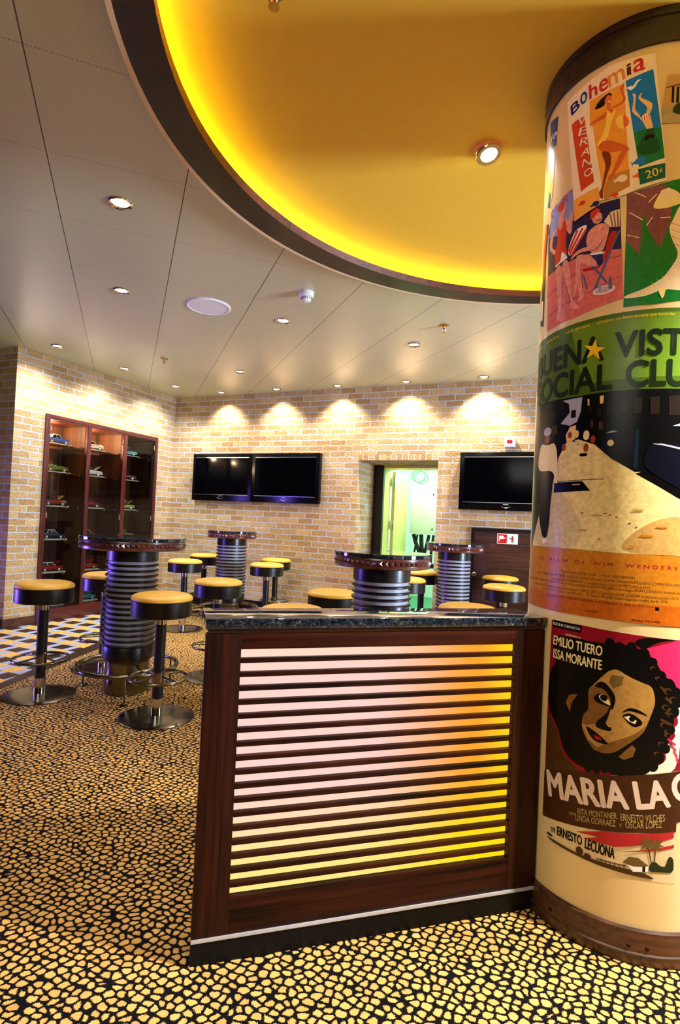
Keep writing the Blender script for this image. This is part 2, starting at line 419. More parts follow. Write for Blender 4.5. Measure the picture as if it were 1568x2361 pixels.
# skirting boards
def board(name, fn, a0, a1, z1, th, m=None):
    mb = MB(); q = [fn(a0, -th, 0), fn(a1, -th, 0), fn(a1, 0.01, 0), fn(a0, 0.01, 0)]
    up = Vector((0, 0, z1)); A = [mb.bm.verts.new(p) for p in q]; B = [mb.bm.verts.new(p+up) for p in q]
    mi = mb.mi(m or M['base_wood'])
    for f in [A, B] + [(A[k], A[(k+1) % 4], B[(k+1) % 4], B[k]) for k in range(4)]: mb.bm.faces.new(f).material_index = mi
    return struct(mb.done(name))
board('baseboard_left', lw, CW1+0.002, WEND+0.016, 0.1, 0.016)
board('baseboard_corner', lw, 0.017, CW0-0.002, 0.1, 0.016)
board('baseboard_side', rw, 0.0, 3.2, 0.1, 0.016, M['black'])
board('baseboard_back', bw, 0.0, U0, 0.17, 0.016, M['plinth'])
board('baseboard_right', bw, U1, 4.38, 0.17, 0.016, M['plinth'])

# ceiling with a round opening; hanging timber ring with a light cove; gold upper disc
RC = Vector((1.057, 2.06, 0)); RO, RI, ZR, ZL, ZU = 1.893, 1.776, 2.885, 2.925, 2.965
cb = MB(); N = 128; B = 10.5
def sq(a):
    c, s = cos(a), sin(a); k = B/max(abs(c), abs(s)); return RC + Vector((c*k, s*k, H))
for k in range(N):
    a, b = 2*pi*k/N, 2*pi*(k+1)/N
    p = lambda t, r, z: RC + Vector((r*cos(t), r*sin(t), z))
    cb.face([p(a, RO-0.005, H), sq(a), sq(b), p(b, RO-0.005, H)], M['ceiling'])
struct(cb.done('ceiling'))
ub = MB(); ub.lathe([(0, ZU), (RO-0.012, ZU)], M['gold_paint'], N, (RC.x, RC.y)); ub.lathe([(RO-0.012, ZU), (RO-0.012, ZR+0.012)], M['gold_paint'], N, (RC.x, RC.y))
struct(ub.done('ceiling_disc'))
def hoop(m, prof, mat):
    # rings of (centre x, centre y, radius, z) joined in turn
    rg = [[m.bm.verts.new((cx + r*cos(2*pi*k/N), cy + r*sin(2*pi*k/N), z)) for k in range(N)] for cx, cy, r, z in prof]
    for A_, B_ in zip(rg, rg[1:]):
        for k in range(N): m.bm.faces.new((A_[k], A_[(k+1) % N], B_[(k+1) % N], B_[k])).material_index = m.mi(mat)
OC, IC, LC = (1.057, 2.06), (1.0996, 2.024), (1.108, 2.015)
rb = MB(); hoop(rb, [OC + (RO-0.02, ZR+0.012), OC + (RO-0.02, ZR), IC + (RI, ZR)], M['wood_ring'])
hoop(rb, [IC + (RI, ZR), LC + (RI+0.006, ZL), LC + (RI+0.014, ZL), IC + (RI+0.012, ZR+0.012), OC + (RO-0.02, ZR+0.012)], M['wood_lip_lit'])
struct(rb.done('trim_1'))
tb = MB(); hoop(tb, [OC + (RO-0.02, ZR-0.001), OC + (RO, ZR-0.001), OC + (RO, H), OC + (RO-0.011, H), OC + (RO-0.011, ZR+0.02), OC + (RO-0.02, ZR+0.02), OC + (RO-0.02, ZR-0.001)], M['beige'])
struct(tb.done('trim_2'))
lb = MB(); lb.tube([Vector((1.08 + 1.838*cos(2*pi*k/N), 2.04 + 1.838*sin(2*pi*k/N), 2.915)) for k in range(N)], 0.008, M['led'], True, 8)
tag(lb.done('led_strip'), 'amber light strip hidden behind the lip of the round timber ceiling ring', 'light')

# room beyond the doorway
sv = MB(); a0, a1, d0, d1, hz = 2.4, 5.2, DEP+0.3, 3.4, 2.6
q = lambda u, d, z: bw(u, d, z)
sv.face([q(a0, d1, 0), q(a1, d1, 0), q(a1, d1, hz), q(a0, d1, hz)], M['white_wall'])
sv.face([q(a0, d0, 0), q(a0, d1, 0), q(a0, d1, hz), q(a0, d0, hz)], M['white_wall'])
sv.face([q(a1, d0, 0), q(a1, d1, 0), q(a1, d1, hz), q(a1, d0, hz)], M['white_wall'])
sv.face([q(a0, d0, hz), q(a1, d0, hz), q(a1, d1, hz), q(a0, d1, hz)], M['white_wall'])
for (x0, z0, x1, z1) in ((a0, 0, 3.05, hz), (3.97, 0, a1, hz), (3.05, 2.045, 3.97, hz)):
    sv.face([q(x0, d0, z0), q(x1, d0, z0), q(x1, d0, z1), q(x0, d0, z1)], M['white_wall'])
struct(sv.done('wall_service'))
sf = MB(); sf.face([q(a0, d0, 0.001), q(a1, d0, 0.001), q(a1, d1, 0.001), q(a0, d1, 0.001)], M['green_floor']); struct(sf.done('floor_service'))
lamp('POINT', 'service_lamp', bw(3.5, 1.25, 2.4), 16, (0.86, 1.0, 0.9), shadow_soft_size=0.15)
lamp('POINT', 'service_lamp_rear', bw(4.3, 2.2, 2.4), 34, (0.62, 1.0, 0.78), shadow_soft_size=0.15)

def boxmap(mb, fn, a, b, m, bev=0.0):
    # axis-aligned box in a wall frame: a, b are (along, depth, z)
    o = fn(0, 0, 0); ex = fn(1, 0, 0) - o; ey = fn(0, 1, 0) - o
    mat = Matrix(((ex.x, ey.x, 0, o.x), (ex.y, ey.y, 0, o.y), (0, 0, 1, 0), (0, 0, 0, 1)))
    mb.box(a, b, m, bev, mat); return mb
# doorway: dark casing, pale jamb, opened leaf with hinges
dr = thing('door_1', 'open service doorway in the brick recess, pale leaf swung inward', 'door'); dr['kind'] = 'structure'
m = MB(); boxmap(m, bw, (U0+0.001, DEP, 0), (3.068, DEP+0.05, ZD), M['wenge']); boxmap(m, bw, (3.94, DEP, 0), (U1-0.001, DEP+0.05, ZD), M['wenge']); m.done('door_casing', dr)
m = MB(); boxmap(m, bw, (3.05, DEP+0.05, 0), (3.07, DEP+0.3, 2.06), M['yellow_lit_jamb']); boxmap(m, bw, (3.92, DEP+0.05, 0), (3.94, DEP+0.3, 2.06), M['yellow_lit_jamb'])
boxmap(m, bw, (3.07, DEP+0.001, 2.045), (3.94, DEP+0.3, ZD-0.001), M['yellow_lit_jamb']); m.done('door_jamb', dr)
m = MB(); boxmap(m, bw, (3.085, DEP+0.33, 0.01), (3.13, DEP+0.95, 2.03), M['yellow_lit_jamb'], 0.003); lf = m.done('door_leaf', dr)
for z in (0.3, 1.28, 1.88):
    m = MB(); boxmap(m, bw, (3.072, DEP+0.3, z-0.06), (3.135, DEP+0.328, z+0.06), M['silver'], 0.003); m.done('hinge', lf)
# things in the service room
m = MB(); boxmap(m, bw, (3.16, 1.62, 1.17), (3.56, 2.1, 1.95), M['white_wall'], 0.01); eq = m.done('electrical_cabinet')
tag(eq, 'white wall cabinet seen through the open service doorway', 'cabinet')
for z in (1.24, 1.76):
    m = MB(); boxmap(m, bw, (3.5, 1.61, z-0.015), (3.515, 1.62, z+0.015), M['black']); m.done('lock', eq)
cv = MB()
for k, (u0_, u1_, z0_, r) in enumerate(((3.19, 3.3, 0.72, 0.03), (3.31, 3.34, 0.7, 0.032), (3.43, 3.38, 0.76, 0.025), (3.5, 3.48, 0.72, 0.022), (3.25, 3.22, 0.8, 0.015))):
    cv.tube([bw(u0_, 1.75, 1.155), bw(u0_*0.7+u1_*0.3, 1.74, 1.05), bw(u1_, 1.72, 0.88), bw(u1_, 1.72, z0_)], r, M['black'])
boxmap(cv, bw, (3.17, 1.66, 0.66), (3.54, 1.9, 0.72), M['black'], 0.006)
tag(cv.done('cable_bundle'), 'black cables hanging under the white cabinet beyond the doorway', 'cables')
m = MB()
for k in range(2): m.tube([bw(3.3 + 0.1*cos(2*pi*j/20) + k*0.04, 1.5, 2.02 + 0.09*sin(2*pi*j/20) - k*0.02) for j in range(20)], 0.008, plain('green_hose', (70, 160, 90), 0.5), True, 6)
tag(m.done('hose_coil'), 'thin green hose coiled at the top of the service doorway', 'hose')
m = MB()
for k in range(3): m.tube([bw(3.5 + 0.06*k, 2.2, 1.8), bw(3.5 + 0.06*k, 2.2, 2.58)], 0.02, M['green_floor'], False, 8)
tag(m.done('pipe_run'), 'green pipes rising behind the white cabinet in the service room', 'pipes')

# low timber door at the right of the back wall
d2 = thing('door_2', 'low dark rosewood door in the back brick wall beside the column', 'door', bw(4.385, 0, 0), AW); d2['kind'] = 'structure'
m = MB(); m.box((0.0355, -0.02, 0.0005), (1.215, -0.001, 1.2645), M['door_wood']); m.done('door_panel', d2)
m = MB(); m.box((0, -0.035, 0.0005), (0.035, -0.001, 1.3), M['wenge']); m.box((0.035, -0.035, 1.265), (1.215, -0.001, 1.3), M['wenge']); m.done('door_casing', d2)
m = MB(); rot = Matrix.Translation((0.055, -0.0205, 0.77)) @ Matrix.Rotation(pi/2, 4, 'X')
m.lathe([(0, 0), (0.02, 0), (0.02, 0.006), (0.008, 0.008), (0.008, 0.03), (0.02, 0.034), (0.022, 0.05), (0.014, 0.058), (0, 0.058)], M['chrome'], 20, mat4=rot); m.done('knob', d2)
# safety sign on it
sg = thing('safety_sign', 'white sign with red hose and extinguisher pictures on the low dark door', 'sign')
SU0, SU1, SZ0, SZ1 = 4.675, 4.9, 1.13, 1.245
m = MB(); boxmap(m, bw, (SU0, -0.026, SZ0), (SU1, -0.0205, SZ1), M['white_plastic'], 0.001); m.done('backing_plate', sg)
m = MB(); boxmap(m, bw, (SU0+0.008, -0.0275, SZ0+0.008), (SU0+0.108, -0.0255, SZ1-0.008), M['red_plastic'])
boxmap(m, bw, (SU0+0.03, -0.0285, SZ0+0.055), (SU0+0.07, -0.0272, SZ0+0.09), M['white_plastic']); boxmap(m, bw, (SU0+0.02, -0.0285, SZ0+0.03), (SU0+0.03, -0.0272, SZ0+0.09), M['white_plastic']); boxmap(m, bw, (SU0+0.07, -0.0285, SZ0+0.062), (SU0+0.095, -0.0272, SZ0+0.07), M['white_plastic'])
m.done('hose_picture', sg)
m = MB(); boxmap(m, bw, (SU0+0.155, -0.0275, SZ0+0.025), (SU0+0.18, -0.0255, SZ0+0.075), M['red_plastic'], 0.0008); boxmap(m, bw, (SU0+0.16, -0.0275, SZ0+0.075), (SU0+0.174, -0.0255, SZ0+0.09), M['black']); boxmap(m, bw, (SU0+0.13, -0.0275, SZ0+0.06), (SU0+0.15, -0.0255, SZ0+0.068), M['tile_brown']); boxmap(m, bw, (SU0+0.155, -0.0276, SZ0+0.018), (SU0+0.18, -0.0255, SZ0+0.04), M['green_floor'])
m.done('extinguisher_picture', sg)
# fire alarm sounder
fa = thing('alarm_beacon', 'white wall alarm with red lens above the right screen', 'alarm')
m = MB(); boxmap(m, bw, (4.715, -0.045, 2.225), (4.83, -0.0005, 2.325), M['white_plastic'], 0.006); m.done('housing', fa)
m = MB(); boxmap(m, bw, (4.742, -0.07, 2.265), (4.803, -0.044, 2.3), M['red_plastic'], 0.006); m.done('lens', fa)
# wall switch box at the far left
m = MB(); boxmap(m, rw, (0.16, -0.05, 1.02), (0.34, -0.0005, 1.2), M['black'], 0.006); hb = m.done('wall_box')
tag(hb, 'small black box on the shaded side brick wall at the far left edge', 'wall box')
m = MB(); boxmap(m, rw, (0.16, -0.052, 0.98), (0.34, -0.0005, 1.018), M['cab'], 0.003); m.done('lower_strip', hb)

# screens
def tv(u0, u1, z0, z1, label, group=None, d=0.075):
    t = thing('television', label, 'television', bw(u0, 0, z0), AW, group)
    W, Hh = u1-u0, z1-z0
    m = MB(); m.box((0, -d, 0), (W, -0.001, Hh), M['tv'], 0.006); m.done('cabinet', t)
    m = MB(); m.box((0.055, -d-0.003, 0.09), (W-0.055, -d+0.004, Hh-0.06), M['screen']); m.done('screen', t)
    m = MB()
    m.box((0.05, -d-0.006, Hh-0.06), (W-0.05, -d+0.002, Hh-0.052), M['silver']); m.box((0.05, -d-0.006, 0.082), (W-0.05, -d+0.002, 0.089), M['silver'])
    m.box((0.046, -d-0.004, 0.085), (0.05, -d+0.002, Hh-0.055), M['tv']); m.done('screen_trim', t)
    m = MB(); m.box((W/2-0.03, -d-0.004, 0.062), (W/2+0.03, -d+0.002, 0.073), M['silver']); m.done('badge', t)
    m = MB(); m.tube([(W/2-0.05 + 0.1*k/10, -d-0.003, 0.045 - 0.016*sin(pi*k/10)) for k in range(11)], 0.002, M['silver'], False, 6); m.done('smile_mark', t)
tv(0.425, 1.412, 1.507, 2.166, 'left screen of the joined pair of black televisions on brick', 'paired televisions')
tv(1.414, 2.43, 1.507, 2.166, 'right screen of the joined pair of black televisions on brick', 'paired televisions')
tv(4.23, 5.29, 1.503, 2.162, 'single black television on brick, partly hidden behind the poster column')

# ceiling fittings
def downlight(x, y, label, size=0.066, lens='lens', z=H, power=18, color=(1, 0.94, 0.86), aim=None, ang=95, group='recessed ceiling downlights'):
    t = thing('downlight', label, 'downlight', (x, y, z), 0, group)
    m = MB(); m.lathe([(size*0.98, 0.0), (size, -0.004), (size*0.92, -0.012), (size*0.78, -0.009), (size*0.7, -0.002)], M['chrome'], 28); m.done('bezel', t)
    m = MB(); m.lathe([(size*0.7, -0.002), (size*0.45, -0.0045), (0, -0.005)], M[lens], 28); m.done('lens', t)
    m = MB(); m.lathe([(0, -0.0045), (size*0.16, -0.009), (size*0.1, -0.014), (0, -0.016)], M['lens_dim'], 12); m.done('bulb', t)
    if power: lamp('SPOT', 'downlight_beam', (x, y, z-0.03), power, color, aim=aim or (x, y, 0), spot_size=radians(ang), spot_blend=0.75, shadow_soft_size=0.035)
    return t
COOL = (0.78, 0.88, 1.0); WARM = (1.0, 0.92, 0.78)
downlight(-1.288, 3.075, 'nearest and largest recessed downlight, on the left ceiling panels', 0.066, 'lens', power=36, ang=150)
downlight(-1.76, 4.305, 'recessed downlight left of the round ceiling speaker', 0.062, 'lens', power=36, ang=150)
def at_wall_u(u, d): p = bw(u, -d, 0); return p.x, p.y
downlight(-3.034, 5.863, 'recessed downlight nearest the left brick wall end', 0.062, power=60, color=COOL, ang=130, aim=lw(2.3, 0, 0.9))
downlight(-2.641, 6.665, 'recessed downlight over the display cabinet, left of a sprinkler', 0.062, power=60, color=COOL, ang=130, aim=lw(1.4, 0, 1.0))
downlight(-2.273, 7.475, 'recessed downlight close to the corner of the two brick walls', 0.062, power=60, color=COOL, ang=130, aim=lw(0.5, 0, 1.0))
downlight(-0.563, 4.806, 'recessed downlight directly behind the smoke detector', 0.062, power=36, ang=150)
downlight(-1.248, 6.56, 'recessed downlight in front of the wall washing row, above the middle tables', 0.062, power=36, ang=150)
downlight(0.626, 5.283, 'recessed downlight beside the right sprinkler head', 0.062, power=36, ang=150)
for u, lab, pw in ((0.93, 'first wall washing downlight, leftmost along the back brick wall', 44), (1.80, 'second wall washing downlight from the left along the back wall', 46), (2.68, 'third wall washing downlight, above the space between screens and doorway', 50), (3.57, 'fourth wall washing downlight, above the service doorway', 60), (4.48, 'fifth wall washing downlight, rightmost above the single television', 80)):
    x, y = at_wall_u(u, 0.19)
    downlight(x, y, lab, 0.062, power=pw, color=WARM, aim=bw(u, -0.03, 0.6), ang=112)
m = MB(); sp = thing('ceiling_speaker', 'large round white speaker grille flush in the ceiling', 'speaker', (-1.146, 4.554, H))
m.lathe([(0.178, 0), (0.178, -0.008), (0.165, -0.012), (0.158, -0.007)], M['white_plastic'], 40); m.done('rim', sp)
m = MB(); m.lathe([(0.158, -0.006), (0, -0.008)], M['grille'], 40); m.done('grille', sp)
sm = thing('smoke_detector', 'white domed smoke detector hanging from the ceiling', 'smoke detector', (-0.326, 4.184, H))
m = MB(); m.lathe([(0.0, 0), (0.056, 0), (0.056, -0.028), (0.05, -0.036), (0.036, -0.038)], M['white_plastic'], 32); m.done('base', sm)
m = MB(); m.lathe([(0.036, -0.038), (0.038, -0.052), (0.034, -0.066), (0.02, -0.072), (0, -0.073)], M['white_plastic'], 32)
for k in range(16):
    a = 2*pi*k/16; m.box((-0.002, -0.001, -0.056), (0.002, 0.0015, -0.042), M['black'], 0, Matrix.Translation((0.0385*cos(a), 0.0385*sin(a), 0)) @ Matrix.Rotation(a+pi/2, 4, 'Z'))
m.done('sensor_dome', sm)
def sprinkler(x, y, z, label):
    t = thing('sprinkler', label, 'sprinkler', (x, y, z), 0, 'ceiling sprinkler heads')
    m = MB(); m.lathe([(0.042, 0), (0.042, -0.003), (0.03, -0.012), (0.014, -0.014)], M['brass'], 24); m.done('escutcheon', t)
    m = MB(); m.lathe([(0.014, -0.012), (0.014, -0.03), (0.006, -0.034)], M['chrome'], 16)
    for s in (-1, 1): m.tube([(s*0.012, 0, -0.028), (s*0.016, 0, -0.04), (s*0.01, 0, -0.052), (0, 0, -0.058)], 0.0025, M['chrome'], False, 8)
    m.done('frame', t)
    m = MB(); m.lathe([(0, -0.058), (0.018, -0.058), (0.018, -0.0605), (0, -0.061)], M['brass'], 16); m.done('deflector', t)
    m = MB(); m.lathe([(0, -0.034), (0.003, -0.036), (0.003, -0.054), (0, -0.056)], M['red_plastic'], 8); m.done('bulb', t)
sprinkler(0.809, 4.742, H, 'brass sprinkler head on the ceiling panels left of the poster column')
sprinkler(-2.012, 6.172, H, 'brass sprinkler head on the ceiling near the left brick wall')
sprinkler(-0.281, 1.744, ZU, 'sprinkler head on the gold ceiling disc at the top edge of the picture')
# eyeball lamp on the gold disc, aimed at the column
ey = thing('eyeball_spotlight', 'bright swivel spotlight on the gold ceiling disc aimed at the column', 'spotlight', (0.575, 2.44, ZU))
m = MB(); m.lathe([(0.06, 0.0), (0.06, -0.012), (0.056, -0.02), (0.05, -0.022)], plain('copper_housing', (230, 150, 90), 0.3), 32); m.done('collar', ey)
tilt = (Vector((0.18, -0.25, -1)).normalized()).to_track_quat('Z', 'Y').to_matrix().to_4x4(); tilt.translation = Vector((0, 0, -0.012))
m = MB(); m.lathe([(0.05, 0.0), (0.056, 0.022), (0.054, 0.026), (0.036, 0.024), (0.034, 0.014)], M['chrome'], 32, mat4=tilt); m.done('swivel_ring', ey)
m = MB(); m.lathe([(0.034, 0.013), (0.0, 0.016)], M['lens_hot'], 24, mat4=tilt); m.done('lens', ey)
lamp('SPOT', 'eyeball_beam', (0.60, 2.40, ZU-0.06), 26, (1.0, 0.95, 0.86), aim=(0.80, 2.0, 1.4), spot_size=radians(80), spot_blend=0.6, shadow_soft_size=0.03)

# ---------------------------------------------------------------- poster column
CX, CY, CR = 1.05, 2.06, 0.33
TH0 = atan2(-CY, -CX)
cl = thing('poster_column', 'round cream column with timber base and studded crown, covered in posters', 'column', (CX, CY, 0))
m = MB(); m.lathe([(CR, 0.095), (CR, 2.852)], M['cream_column'], 96); m.done('shaft', cl)
m = MB(); m.lathe([(CR+0.002, 0), (CR+0.018, 0.0), (CR+0.018, 0.03), (CR+0.014, 0.034), (CR+0.014, 0.078), (CR+0.012, 0.082), (CR+0.012, 0.095), (CR, 0.098)], M['base_wood'], 96, smooth=False)
bs = m.done('base_ring', cl)
for a in (-2.6, -1.9, -1.75, -1.2):
    m = MB(); o_ = Vector(((CR+0.0145)*cos(a), (CR+0.0145)*sin(a), 0.05)); r4 = Vector((cos(a), sin(a), 0)).to_track_quat('Z', 'Y').to_matrix().to_4x4(); r4.translation = o_
    m.lathe([(0.006, 0), (0.005, 0.0025), (0, 0.003)], M['wood_v'], 12, mat4=r4); m.done('screw_cap', bs)
m = MB(); m.lathe([(CR, 2.852), (CR+0.008, 2.85), (CR+0.008, 2.872), (CR+0.004, 2.873), (CR+0.004, 2.938), (CR+0.008, 2.939), (CR+0.008, ZU-0.0005), (0, ZU-0.0005)], M['wood_ring'], 96, smooth=False)
def studs(m, R, z0, z1, n, h, mat, gap=0.9):
    for k in range(n):
        a0_, a1_ = 2*pi*(k+(1-gap)/2)/n, 2*pi*(k+(1+gap)/2)/n; am = (a0_+a1_)/2
        P = lambda a, r, z: m.bm.verts.new((r*cos(a), r*sin(a), z))
        b = [P(a0_, R, z0), P(a1_, R, z0), P(a1_, R, z1), P(a0_, R, z1)]; c = P(am, R+h, (z0+z1)/2)
        for i in range(4):
            f = m.bm.faces.new((b[i], b[(i+1) % 4], c)); f.material_index = m.mi(mat)
studs(m, CR+0.004, 2.875, 2.936, 34, 0.008, M['wood_ring'])
m.done('crown', cl)
# artwork bent round the column; sizes in millimetres along the surface and above the floor
PC = dict(amber=(238,160,58), amber2=(244,170,70), black=(12,10,10), black2=(6,5,6), blue=(24,120,205), blue2=(22,84,140), blue3=(20,60,120), bluegreen=(10,34,48), brown=(100,34,22), cargreen=(40,62,50), cream2=(238,216,160), cream3=(246,226,150), crim2=(140,18,34), crimson=(160,20,40), darkgreen=(24,36,18), dkgreen=(40,46,22), face=(176,132,66), face2=(124,84,38), face3=(112,86,44), green=(14,122,44), green2=(20,120,66), green3=(20,84,50), green4=(14,96,70), grey=(172,172,182), ivory=(244,226,190), ivory2=(222,198,150), magenta=(206,44,96), maroon=(90,22,40), mauve=(140,92,120), mauve2=(128,74,84), navy=(22,34,100), navy2=(14,48,96), navy3=(18,18,74), olive=(74,104,24), olive2=(104,140,36), orange=(228,140,58), paleg=(226,238,206), paper=(226,202,182), peri=(140,146,196), pink=(214,108,104), pinkgrey=(206,170,180), pinkskin=(226,150,136), red=(206,44,40), red2=(208,70,34), red3=(176,24,24), redbr=(150,66,34), redorange=(226,90,40), redstripe=(182,40,44), roadc=(228,206,138), roadd=(196,152,84), roadt=(208,186,132), rust=(190,118,28), rust2=(184,92,20), salmon=(232,112,62), sand=(236,196,124), sand2=(190,158,92), sepia=(200,158,92), sepia3=(176,160,120), sepia4=(96,72,40), skin=(222,108,58), skin2=(212,100,48), skin3=(126,48,22), steelblue=(76,96,140), tan=(196,134,58), thatch=(108,82,42), umber=(74,48,22), umber2=(66,36,18), white=(246,242,236), yellow=(246,206,40), yellow2=(250,208,84), facade=(34,26,20), facade2=(70,48,30), navy4=(8,10,22))
_pm = {}
def pmat(k):
    if k not in _pm:
        t = NT('print_' + k); c = rgba(PC[k]); a_ = 0.16 if k[:4] in ('road', 'face', 'rust', 'mauv', 'pink', 'gree', 'umbe') else 0.05
        n = t.noise(t.coord('Object'), 60.0, 6, 0.65)
        cc = t.mix(t.ramp(n.outputs[0], [(0.35, (0, 0, 0, 1)), (0.65, (1, 1, 1, 1))]), tuple(x*(1-a_) for x in c[:3]) + (1,), tuple(min(1, x*(1+a_)) for x in c[:3]) + (1,))
        t.set(Base_Color=cc, Roughness=0.28, Specular_IOR_Level=0.16); _pm[k] = t.m
    return _pm[k]
_cap = None
def text_mesh(s, bold, shear):
    cu = bpy.data.curves.new('lettering', 'FONT'); cu.body = s; cu.size = 1.0;  cu.shear = shear; cu.fill_mode = 'BOTH'; cu.resolution_u = 4
    o = bpy.data.objects.new('lettering', cu); COL.objects.link(o)
    dg = bpy.context.evaluated_depsgraph_get(); dg.update()
    me = bpy.data.meshes.new_from_object(o.evaluated_get(dg))
    vs2 = [(v.co.x, v.co.y) for v in me.vertices]; fs2 = [tuple(p.vertices) for p in me.polygons]
    bpy.data.objects.remove(o); bpy.data.curves.remove(cu); bpy.data.meshes.remove(me)
    return vs2, fs2
def bend(items, level, fn=None):
    """one mesh from flat polygons and words, cut into narrow strips and wrapped round the column"""
    m = MB()
    for it in items:
        if it[0] != 't': level[0] += 1
        off = CR + 0.0004 + 0.00002*level[0] + (0.00002 if it[0] == 't' else 0)
        b = bmesh.new()
        if it[0] in 'ps':
            P2 = [(float(a_), float(b_)) for a_, b_ in it[2]]
            for _ in range(2 if it[0] == 's' else 0):       # round the corners of hand drawn shapes
                P2 = [q_ for i in range(len(P2)) for a_, b_ in ((P2[i], P2[(i+1) % len(P2)]),) for q_ in ((a_[0]*.78+b_[0]*.22, a_[1]*.78+b_[1]*.22), (a_[0]*.22+b_[0]*.78, a_[1]*.22+b_[1]*.78))]
            f = [b.verts.new((s/1000, z/1000, 0)) for s, z in P2]
            tri = geometry.tessellate_polygon([[v.co.copy() for v in f]])
            for t in tri:
                try: b.faces.new([f[i] for i in t])
                except ValueError: pass
        else:
            _, colr, s, x, z, w, h, ang, bold, shear = it
            vv, ff = text_mesh(s, bold, shear)
            if not vv: b.free(); continue
            x0, x1 = min(v[0] for v in vv), max(v[0] for v in vv)
            k = (max(v[1] for v in vv) if s in 'oema¢¡y' else 0.7)
            ca, sa = cos(radians(ang)), sin(radians(ang)); dl = bold*h*0.55/1000
            for j in (range(9) if bold > 0.035 else range(1)):      # heavy strokes: the word thickened by shifted copies
                ox, oy = (dl*cos(j*pi/4), dl*sin(j*pi/4)) if j < 8 and bold > 0.035 else (0, 0); L = []
                for vx, vy in vv:
                    px, py = (vx-x0)/max(x1-x0, 1e-4)*w/1000 + ox, vy/k*h/1000 + oy
                    L.append(b.verts.new((x/1000 + px*ca - py*sa, z/1000 + px*sa + py*ca, j*0.35e-5)))
                for t in ff:
                    try: b.faces.new([L[i] for i in t])
                    except ValueError: pass
        if not b.verts: b.free(); continue
        lo = min(v.co.x for v in b.verts); hi = max(v.co.x for v in b.verts); st = 0.006
        c = math.floor(lo/st)*st + st
        while c < hi:
            bmesh.ops.bisect_plane(b, geom=b.verts[:] + b.edges[:] + b.faces[:], plane_co=(c, 0, 0), plane_no=(1, 0, 0), dist=1e-6); c += st
        mp = {}
        for v in b.verts:
            th = TH0 + v.co.x/CR; ro = off + v.co.z; mp[v] = m.bm.verts.new((ro*cos(th), ro*sin(th), v.co.y))
        mi = m.mi(pmat(it[1]))
        for f in b.faces:
            if f.calc_area() < 1e-12: continue
            g = m.bm.faces.new([mp[v] for v in f.verts]); g.material_index = mi
        b.free()
    # face outward
    for f in m.bm.faces:
        f.normal_update(); c = f.calc_center_median()
        if f.normal.x*c.x + f.normal.y*c.y < 0: f.normal_flip()
    return m
PL = dict(sliver='narrow blue poster edge at the upper left rim of the column', swim='narrow yellow and blue poster strip below the blue one at the column rim',
  stripe='thin dark and orange poster strip at the left rim of the column', beach='beach poster with a woman in red and a man in a deck chair',
  dancer='green poster with mauve leaves and a white ruffled dress', photo='sepia street photograph near the column top at the right edge',
  cover='cream magazine cover poster with swimmers and fish, topmost on the column', film='tall green and orange film poster with a bright street, mid column',
  portrait='film poster with a dark haired woman and large cream title, lowest on the column')
